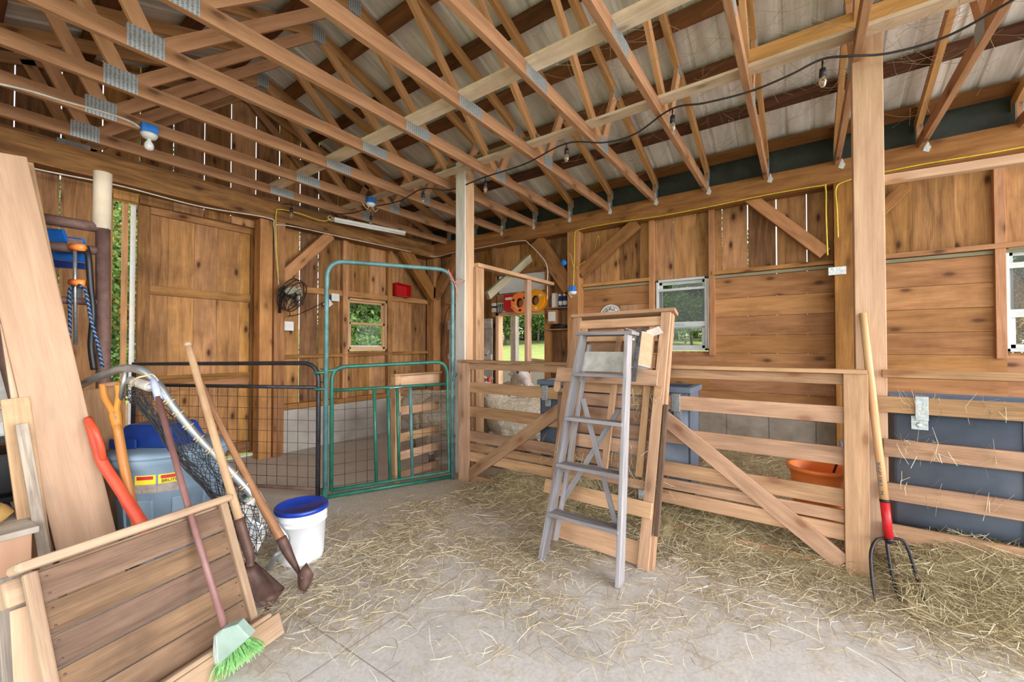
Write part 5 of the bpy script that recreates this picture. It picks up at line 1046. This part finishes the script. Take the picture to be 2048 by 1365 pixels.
e = Vector((math.cos(math.atan2(ax_c.y, ax_c.x) - .04), math.sin(math.atan2(ax_c.y, ax_c.x) - .04), 0)); text('lettering', 'BRUTE', cc + e * (canr(.6) + .016) + Vector((0, 0, .592)), Vector((-e.y, e.x, 0)), (0, 0, 1), .026, 'ink', tc_)
bx = thing('storage_container', 'dark blue plastic container upside down on the trash can lid', 'container', tuple(cc + Vector((-.05, 0, .765))))
k0 = cc + ax_c * .02 + vR * (-.07) + Vector((0, 0, .765)); 
MB().loft([[k0 + vR * (sx2 * w2) + vF * (sy2 * d2) + Vector((0, 0, z2)) for sx2, sy2 in ((-1, -1), (1, -1), (1, 1), (-1, 1))] for w2, d2, z2 in ((.185, .14, 0), (.19, .145, .01), (.18, .14, .035), (.15, .11, .13), (.135, .10, .14))], False).build('tub', 'blue', bx, .012)
MB().prism([k0 + vR * -.185 + vF * -.158 + Vector((0, 0, .005)), k0 + vR * -.02 + vF * -.158 + Vector((0, 0, .005)), k0 + vR * -.02 + vF * -.158 + Vector((0, 0, .062)), k0 + vR * -.185 + vF * -.158 + Vector((0, 0, .062))], vF * -.012).build('latch', 'blue', bx, .004)
c2 = dep(224, 900, 2.95); tag(MB().lathe([(.14, 0), (.17, .66), (.18, .68), (.175, .72)], (c2.x, c2.y, 0), 26).build('blue_barrel', 'blue'), 'deep blue round barrel behind the trash can', 'barrel')
for k, lbx in enumerate(('white round lid under the other on the blue barrel', 'white round lid on top of the stack on the blue barrel')): tag(MB().lathe([(.2, 0), (.205, .02), (.19, .035), (.1, .04)], (c2.x + .02 * k + .04, c2.y - .02 * k, .722 + .042 * k), 30).build('white_disc', 'white'), lbx, 'lid')
# aluminium hoop with net
hp = thing('landing_net', 'bent aluminium hoop laced with dark netting, beside the trash can', 'net', tuple(dep(540, 1138, 2.55)))
hpts = curve_pts([dep(*p) for p in [(110, 806, 2.62), (160, 772, 2.52), (200, 753, 2.44), (245, 738, 2.38), (285, 742, 2.35), (315, 768, 2.35), (345, 812, 2.36), (385, 862, 2.39), (430, 910, 2.42), (475, 958, 2.45), (515, 1003, 2.48), (550, 1045, 2.5)]], 8)
MB().tube(hpts, .023, 14).build('hoop', 'galvpipe', hp)
MB().tube(curve_pts([dep(550, 1045, 2.5), dep(574, 1078, 2.51), dep(566, 1100, 2.51), dep(550, 1115, 2.5), dep(538, 1138, 2.57)], 8), .018, 12).build('hoop_leg', 'galvpipe', hp)
MB().tube([dep(252, 742, 2.38), dep(240, 800, 2.4)], .012, 10).build('strut', 'galvpipe', hp)
for i in range(46, 86, 4):
    c_ = hpts[i]; t_ = (hpts[i + 1] - hpts[i - 1]).normalized(); a_ = t_.orthogonal().normalized(); b_ = t_.cross(a_); MB().tube([c_ + (a_ * math.cos(k * .7) + b_ * math.sin(k * .7)) * .0265 + t_ * (.002 * k) for k in range(11)], .0035, 5).build('lashing', 'twine', hp)
up_ = curve_pts([dep(*p) for p in [(270, 770, 2.32), (315, 785, 2.36), (385, 872, 2.42), (430, 920, 2.45), (475, 968, 2.48), (520, 1012, 2.5), (552, 1060, 2.48)]], 6)
lo_ = curve_pts([dep(*p) for p in [(262, 800, 2.34), (300, 835, 2.34), (350, 905, 2.36), (395, 960, 2.36), (445, 1010, 2.36), (480, 1070, 2.34), (515, 1112, 2.36)]], 6)
mb = MB(); nu, nv = len(up_), 11; rr = random.Random(5)
gpt = [[up_[i].lerp(lo_[i], j / nv) + Vector((rr.uniform(-1, 1), rr.uniform(-1, 1), rr.uniform(-1, 1))) * .012 - vF * (.10 * math.sin(math.pi * j / nv)) * (.5 + .5 * i / nu) for j in range(nv + 1)] for i in range(nu)]
for i in range(nu):
    for j in range(nv + 1):
        if i < nu - 1 and j < nv:
            mb.tube([gpt[i][j], gpt[i + 1][j + 1]], .0019, 4, False); mb.tube([gpt[i][j + 1], gpt[i + 1][j]], .0019, 4, False)
no = mb.build('net', 'net', hp)
mb = MB()
for k in range(70):
    i = rr.randrange(0, nu - 8); j = rr.randrange(0, nv); mb.tube(curve_pts([gpt[i][j], gpt[i + 3][min(nv, j + 1)] - vF * .02, gpt[i + 7][min(nv, j + rr.randrange(0, 3))]], 4), .0024, 4, False)
mb.build('net_folds', 'net', hp)
fb = thing('feed_bag', 'crumpled white bag with a green corner caught in the net', 'bag', tuple(dep(510, 1108, 2.44)))
def blob(nm, px, d, th, mat, par):
    P_ = [dep(x, y, d) for x, y in px]; c_ = sum(P_, Vector()) / len(P_); return MB().loft([[c_ + (p - c_) * s for p in P_] if k in (0, 3) else [c_ + (p - c_) * s - vF * o for p in P_] for k, (s, o) in enumerate(((.9, 0), (1, th * .4), (.8, th), (.3, 0)))], False).build(nm, mat, par)
blob('sack', [(488, 1000), (522, 978), (534, 1000), (540, 1060), (520, 1100), (500, 1105), (478, 1060)], 2.5, .06, 'paper', fb); blob('green_corner', [(482, 992), (508, 978), (520, 985), (500, 1008)], 2.57, .02, 'green', fb); blob('fold', [(470, 1052), (500, 1035), (530, 1050), (515, 1075), (490, 1085)], 2.43, .03, 'bucketw', fb)
tag(MB().tube([dep(262, 762, 2.5), dep(300, 774, 2.2)], .026, 18, False).tube([dep(300, 774, 2.2), dep(303, 775, 2.185)], [.026, .022], 18, False).tube([dep(275, 766, 2.4), dep(297, 773, 2.21)], .019, 12).build('plastic_pipe', 'white'), 'short white plastic pipe tied to the top of the aluminium hoop', 'pipe')
cable('twine_tie', [dep(*p) for p in [(262, 775, 2.26), (272, 758, 2.2), (292, 752, 2.22), (305, 750, 2.26), (316, 762, 2.29)]], .005, 'twine', 'pale twine looped round the aluminium hoop bend', 'twine')
# shovels and handles
def tool_handle(mb, pts, rs): return mb.tube(curve_pts(pts, 5), [rs[0] + (rs[1] - rs[0]) * i / (5 * (len(pts) - 1)) for i in range(5 * (len(pts) - 1) + 1)], 14)
sv = thing('shovel', 'square mouthed shovel with pale ash handle standing by the slatted panel', 'shovel', tuple(dep(536, 1222, 2.2)))
tool_handle(MB(), [dep(376, 690, 2.38), dep(425, 860, 2.34), dep(480, 1045, 2.29)], (.018, .022)).build('handle', 'handle', sv); MB().ball(dep(376, 690, 2.38), .019).build('handle_end', 'handle', sv)
MB().tube(curve_pts([dep(478, 1038, 2.29), dep(490, 1080, 2.28), dep(500, 1115, 2.27), dep(500, 1135, 2.25)], 5), [.026] * 10 + [.022] * 6, 12).build('socket', 'rustblade', sv)
def sheet(px, th, mat, par, nm, bow=.0):
    P_ = [[dep(*p) for p in row] for row in px]; mb = MB(); nr, nc = len(P_), len(P_[0]); vs = [p for r in P_ for p in r]; nrm_ = (P_[0][-1] - P_[0][0]).cross(P_[-1][0] - P_[0][0]).normalized() * th; vs2 = vs + [p + nrm_ for p in vs]; fs = []; uv = []; N_ = nr * nc
    for i in range(nr - 1):
        for j in range(nc - 1): a = i * nc + j; fs += [(a, a + 1, a + nc + 1, a + nc), (N_ + a, N_ + a + nc, N_ + a + nc + 1, N_ + a + 1)]
    br = [i for i in range(nc)] + [i * nc + nc - 1 for i in range(1, nr)] + [(nr - 1) * nc + j for j in range(nc - 2, -1, -1)] + [i * nc for i in range(nr - 2, 0, -1)]
    for a, b in zip(br, br[1:] + br[:1]): fs.append((b, a, N_ + a, N_ + b))
    mb._add(vs2, fs, [[(0, 0)] * 4 for _ in fs], True); return mb.build(nm, mat, par)
sheet([[(486, 1128, 2.24), (494, 1126, 2.26), (504, 1120, 2.28), (508, 1122, 2.27)], [(483, 1150, 2.2), (500, 1150, 2.26), (520, 1138, 2.29), (535, 1145, 2.24)], [(488, 1176, 2.17), (510, 1176, 2.24), (538, 1162, 2.27), (556, 1164, 2.22)], [(512, 1205, 2.165), (525, 1200, 2.22), (550, 1185, 2.25), (570, 1176, 2.22)], [(537, 1223, 2.17), (545, 1212, 2.21), (556, 1198, 2.235), (570, 1176, 2.225)]], .003, 'rustblade', sv, 'blade')
sp2 = thing('spade', 'narrow spade with dark brown handle in front of the white bucket', 'spade', tuple(dep(606, 1192, 2.32)))
tool_handle(MB(), [dep(398, 756, 2.62), dep(450, 870, 2.55), dep(510, 985, 2.47), dep(566, 1085, 2.40)], (.013, .026)).build('handle', 'handle_dark', sp2)
MB().tube(curve_pts([dep(562, 1076, 2.405), dep(578, 1110, 2.39), dep(592, 1135, 2.37), dep(605, 1160, 2.33)], 5), [.029] * 4 + [.027, .025, .023, .021, .019, .017, .015, .013] + [.011] * 4, 12).build('socket', 'rustblade', sp2)
sheet([[(603, 1138, 2.34), (608, 1132, 2.35), (613, 1126, 2.36)], [(595, 1152, 2.33), (610, 1146, 2.345), (628, 1150, 2.36)], [(596, 1174, 2.32), (609, 1170, 2.33), (623, 1166, 2.35)], [(607, 1192, 2.315), (610, 1188, 2.32), (615, 1180, 2.335)]], .004, 'rustblade', sp2, 'blade')
oh = thing('snow_shovel', 'orange red plastic shovel handle leaning behind the slatted panel', 'shovel', tuple(dep(300, 1080, 2.3)))
MB().tube(curve_pts([dep(176, 838, 2.33), dep(200, 915, 2.32), dep(240, 980, 2.31), dep(292, 1062, 2.3), (dep(318, 1110, 2.28))], 6), [.02] * 6 + [.026] * 8 + [.03] * 11, 14).build('shaft', 'orangered', oh)
MB().tube(curve_pts([dep(176, 838, 2.33), dep(190, 862, 2.28), dep(202, 895, 2.29), dep(206, 920, 2.315)], 6), .016, 10).build('grip', 'orangered', oh)
yh = thing('spade', 'yellow wooden spade with open Y grip standing by the trash can', 'spade', tuple(dep(290, 1090, 2.36)))
MB().tube(curve_pts([dep(234, 850, 2.38), dep(246, 920, 2.37), dep(262, 1000, 2.36), dep(284, 1090, 2.35)], 5), .023, 14).build('shaft', 'handle_yellow', yh)
MB().tube(curve_pts([dep(236, 860, 2.38), dep(226, 826, 2.38), dep(210, 795, 2.38), dep(206, 768, 2.38)], 5), [.024] * 5 + [.018] * 11, 12).build('grip_arm', 'handle_yellow', yh); MB().tube(curve_pts([dep(236, 860, 2.38), dep(234, 820, 2.39), dep(238, 790, 2.4), dep(234, 765, 2.4)], 5), [.022] * 5 + [.016] * 11, 12).build('grip_arm', 'handle_yellow', yh)
MB().tube([dep(202, 772, 2.38), dep(238, 768, 2.4)], .015, 12).build('cross_grip', 'handle_dark', yh)
for py in (825, 836): MB().ball(dep(228 + (py - 825) * .3, py, 2.352), .005, n=6).build('rivet', 'galv', yh)
# white bucket
wbk = thing('bucket', 'white plastic bucket with blue lid on the concrete floor', 'bucket', (1.42, 2.73, 0)); b0_ = (1.42, 2.73, 0)
MB().lathe([(.13, 0), (.134, .008), (.148, .25), (.156, .252), (.156, .262), (.15, .266), (.15, .278), (.157, .28), (.157, .292), (.152, .296), (.153, .33)], b0_, 44).build('tub', 'bucketw', wbk)
MB().lathe([(.16, .325), (.163, .328), (.163, .348), (.157, .354), (.148, .353), (.144, .342), (.06, .342), (.055, .339), (.002, .339)], b0_, 44).build('lid', 'bluelid', wbk)
# slatted panel in front
def BP(s, h, o=0.0):                                                   # s along, h up the face, o towards the viewer
    D = Vector((.972, .235, 0)); N = Vector((.235, -.972, 0)); base = Vector((.935, 2.135, .015)); lean = math.radians(24)
    return base + D * (s - .84) + (Vector((0, 0, 1)) * math.cos(lean) - N * math.sin(lean)) * h + (N * math.cos(lean) + Vector((0, 0, 1)) * math.sin(lean)) * o
sb = thing('sheep_hurdle', 'worn wooden slatted panel tilted up in front of the trash can', 'panel', (.55, 2.0, 0)); bn = BP(0, 0, 1) - BP(0, 0, 0)
for k in range(5): h = .085 + .112 * k; MB().bar(BP(.15, h + .05), BP(.80, h + .05), .016, .107, bn).build('slat', 'bench', sb, .003)
MB().bar(BP(.145, .03, .014), BP(.14, .645, .014), .03, .035, bn).build('stile', 'benchrail', sb, .006); MB().bar(BP(.80, .03, .014), BP(.80, .655, .014), .03, .035, bn).build('stile', 'benchrail', sb, .006)
MB().bar(BP(.10, .67, .01), BP(.84, .67, .01), .09, .035, bn).build('top_rail', 'benchrail', sb, .014)
MB().bar(BP(.085, .60, -.045), BP(.84, .61, -.05), .06, .09, bn).build('back_rail', 'benchrail', sb, .01)
MB().bar(BP(.10, .06, .045), BP(.85, .06, .045), .07, .05, bn).build('bottom_rail', 'benchrail', sb, .014); MB().bar(BP(.08, .015, .075), BP(.875, .015, .075), .03, .10, bn).build('foot_board', 'benchrail', sb, .006)
mb = MB()
for k in range(5):
    for s_2 in (.18, .77):
        for dh in (.02, .08): mb.tube([BP(s_2, .085 + .112 * k + dh, .008), BP(s_2, .085 + .112 * k + dh, .0095)], .0045, 8)
mb.build('nail_heads', 'rust', sb)
plank('leaning_plank', 'grey barky slab standing at the end of the slatted panel', (62, 1560, 1.42), (28, 1150, 1.52), .09, .03, 'bark', 50)
plank('leaning_plank', 'pale board standing between barky slab and slatted panel', (72, 1560, 1.36), (50, 1212, 1.44), .07, .025, 'board', 50)
# broom
br = thing('broom', 'broom with maroon stick and green bristles leaning on the slatted panel', 'broom', tuple(dep(455, 1360, 1.74)))
MB().tube([dep(316, 795, 2.11), dep(383, 1038, 1.90), dep(451, 1262, 1.71)], .0135, 12).build('stick', 'broomstick', br); MB().tube([dep(306, 758, 2.15), dep(310, 772, 2.14), dep(318, 800, 2.11)], [.012, .017, .0165], 12).build('hang_cap', 'lavender', br)
MB().prism([dep(x, y, 1.685) for x, y in ((444, 1260), (474, 1250), (484, 1262), (499, 1276), (437, 1332), (433, 1275))], vF * .045).build('head', 'broomhead', br, .004)
MB().prism([dep(444, 1260, 1.684), dep(433, 1275, 1.684), dep(437, 1332, 1.684), dep(423, 1337, 1.71), dep(427, 1273, 1.71)], vF * .03).build('head_side', 'broomside', br, .003)
mb = MB(); rr = random.Random(9)
for k in range(420):
    t = rr.random(); dz = rr.random(); p = dep(424 + 76 * t, 1337 - 61 * t, 1.69 + .05 * dz); q = dep(396 + 132 * t + rr.uniform(-9, 9), 1392 - 98 * t + rr.uniform(-14, 8), 1.66 + .10 * dz + rr.uniform(-.02, .02)); q.z = max(q.z, .004); mid = (p + q) / 2 + Vector((rr.uniform(-1, 1), rr.uniform(-1, 1), rr.uniform(0, 1))) * .008
    mb.tube([p, mid, q], [.0018, .0018, .0012], 4, False)
mb.build('bristles', 'bristle', br)

# ------------------------------------------------------------------ hay and straw
rs = np.random.RandomState(4)
def straws(name, P, L, wd, pitch, mat, label, cat='hay', heading=None):
    n = len(P); az = rs.rand(n) * 6.283 if heading is None else heading; pt = rs.normal(size=n) * pitch; d = np.stack([np.cos(az) * np.cos(pt), np.sin(az) * np.cos(pt), np.sin(pt)], 1)
    sd = np.stack([-np.sin(az), np.cos(az), np.zeros(n)], 1); bend = rs.normal(size=(n, 1)) * .12 * L[:, None]; up = np.cross(d, sd); w2 = (wd / 2)[:, None]
    roll = (rs.rand(n, 1) - .5) * 1.6; sd2 = sd * np.cos(roll) + up * np.sin(roll)
    rows = []
    for t, wk in ((-.5, .7), (0, 1), (.5, .5)):
        c = P + d * (L[:, None] * t) + sd * bend * (1 - abs(t) * 2) + np.array([0, 0, 1]) * (np.abs(bend) * .3 * (1 - abs(t) * 2)); rows += [c - sd2 * w2 * wk, c + sd2 * w2 * wk]
    V = np.stack([rows[0], rows[1], rows[3], rows[2], rows[2], rows[3], rows[5], rows[4]], 1).reshape(-1, 3); V[:, 2] = np.maximum(V[:, 2], .002)
    q = np.repeat(np.clip(rs.rand(n) ** 1.1, 0, 1), 8); o = quads(name, V, q, mat); tag(o, label, cat, None, 'stuff'); return o
def vnoise(x, y, s, seed=0):
    g = np.random.RandomState(seed).rand(64, 64); X = (x * s) % 63; Y = (y * s) % 63; i = X.astype(int); j = Y.astype(int); fx_ = X - i; fy_ = Y - j; fx_ = fx_ * fx_ * (3 - 2 * fx_); fy_ = fy_ * fy_ * (3 - 2 * fy_)
    return g[i, j] * (1 - fx_) * (1 - fy_) + g[i + 1, j] * fx_ * (1 - fy_) + g[i, j + 1] * (1 - fx_) * fy_ + g[i + 1, j + 1] * fx_ * fy_
def mound(x, y):
    pk = np.where(y < -.42, .26, np.where(y < .8, .12, np.where(y < 1.55, .15, .21))) * np.clip((2.75 - y) / .5, 0, 1); wl = np.where(y < -.42, .32, np.where(y < .8, .15, .22)); x0 = np.where(y < -.42, 3.44, 3.32)
    dx = x - x0; f = np.exp(-(dx / wl) ** 2); h = pk * np.where(dx < 0, f, .45 + .55 * np.exp(-(dx / .25) ** 2)); h = h * (.65 + .6 * vnoise(x + 9, y + 9, 4.1, 3)) ; return h + np.clip(x - 3.85, 0, 1.5) * .17 * np.clip((2.45 - y) / .5, 0, 1)
# mat of packed hay under the loose stems
xs_ = np.arange(2.85, 5.36, .05); ys_ = np.arange(-2.4, 2.8, .05); XX, YY = np.meshgrid(xs_, ys_, indexing='ij'); ZZ = mound(XX, YY) - .02
vs = np.stack([XX, YY, ZZ], -1).reshape(-1, 3); ni, nj = XX.shape; fs = [(i * nj + j, (i + 1) * nj + j, (i + 1) * nj + j + 1, i * nj + j + 1) for i in range(ni - 1) for j in range(nj - 1)]
me = bpy.data.meshes.new('hay_bedding'); me.from_pydata(vs.tolist(), [], fs); me.materials.append(M['haybase']); hb = bpy.data.objects.new('hay_bedding', me); C.objects.link(hb); tag(hb, 'packed hay bedding in the pen, banked up under the fences', 'hay', None, 'stuff')
n = 46000; x = rs.uniform(2.75, 3.6, n); y = rs.uniform(-2.2, 2.7, n); h = mound(x, y); keep = rs.rand(n) < np.clip(h / .1, 0.12, 1); x, y, h = x[keep], y[keep], h[keep]; n = len(x)
straws('loose_hay', np.stack([x, y, h + rs.rand(n) * .018 - .006], 1), rs.uniform(.06, .26, n), rs.uniform(.0016, .0036, n), .32, 'hay', 'loose hay spilling out under the pen fences')
n = 11000; x = rs.uniform(3.5, 5.2, n); y = rs.uniform(-2.2, 2.5, n); straws('pen_hay', np.stack([x, y, mound(x, y) + .005], 1), rs.uniform(.08, .25, n), rs.uniform(.002, .004, n), .2, 'hay', 'hay strewn over the pen floor behind the troughs')
n = 120000; x = rs.uniform(.8, 3.35, n); y = rs.uniform(-2.0, 3.3, n); t = .815 * x + .58 * y
den = np.clip((t - 1.72) / 1.1, 0, 1) * (.22 + .78 * np.clip((vnoise(x + 20, y + 20, 3.2, 8) - .3) * 2.4, 0, 1)) * np.clip((3.25 - (.42 * x + y) + 1.0) / .6, 0, 1); den = np.maximum(den, np.exp(-((x - 3.15) / .45) ** 2) * np.clip((3.0 - y) / .4, 0, 1)); den = np.maximum(den, .85 * np.exp(-(((x - 1.25) / .28) ** 2 + ((y - 2.25) / .35) ** 2))); den = np.maximum(den, .012)
den *= np.where((y > 3.0 - .3 * (x - 2)) & (x < 3.0), .15, 1); keep = rs.rand(n) < den * .6; x, y = x[keep], y[keep]; n = len(x)
straws('floor_straw', np.stack([x, y, .003 + rs.rand(n) ** 2 * .02], 1), rs.uniform(.02, .2, n) ** 1.0, rs.uniform(.0014, .0034, n), .1, 'straw', 'loose straw scattered over the concrete floor')
n = 900; k = rs.randint(0, 6, n); cy_ = np.array([.92, 1.0, 1.5, .9, 1.02, 1.3])[k]; cz_ = np.array([1.02, .6, .55, .47, 1.28, .42])[k]; y = cy_ + rs.normal(size=n) * .07; z = cz_ + rs.normal(size=n) * .05; x = 2.585 + .35 * z - .0 + rs.rand(n) * .05
o = straws('rack_hay', np.stack([x, y, z], 1), rs.uniform(.05, .18, n), rs.uniform(.0014, .003, n), .9, 'hay', 'wisps of hay caught in the slats of the hay rack')
n = 160; y = rs.choice([-.5, -.62, -.85, -1.05], n) + rs.normal(size=n) * .03; z = rs.choice([.84, .84, .58, 1.1], n) + rs.rand(n) * .02 - rs.rand(n) * .1; x = np.full(n, 3.378)
straws('rail_hay', np.stack([x, y, z], 1), rs.uniform(.05, .2, n), rs.uniform(.0014, .003, n), 1.1, 'straw', 'hay wisps hanging on the fence rails past the pale square post')
# cobwebs in the trusses
mb = MB(); rr = random.Random(21)
for k in range(330):
    i = rr.choice([6, 7, 8, 9, 9, 10]); y = TY[i] + rr.uniform(-.3, .3); x = rr.uniform(2.4, 4.6); z = 3.33 + rr.random() ** 2 * .5; z = min(z, rz(x) - .05); p = Vector((x, y, z)); q = p + Vector((rr.uniform(-.35, .35), rr.uniform(-.4, .4), rr.uniform(-.12, .15))); q.z = min(max(q.z, 3.2), rz(q.x) - .02); mid = (p + q) / 2 - Vector((0, 0, rr.uniform(.0, .05))); mb.tube(curve_pts([p, mid, q], 4), .0011, 3, False)
tag(mb.build('cobwebs', 'web_'), 'dusty cobwebs strung between the trusses above the pale square post', 'cobweb', None, 'stuff')
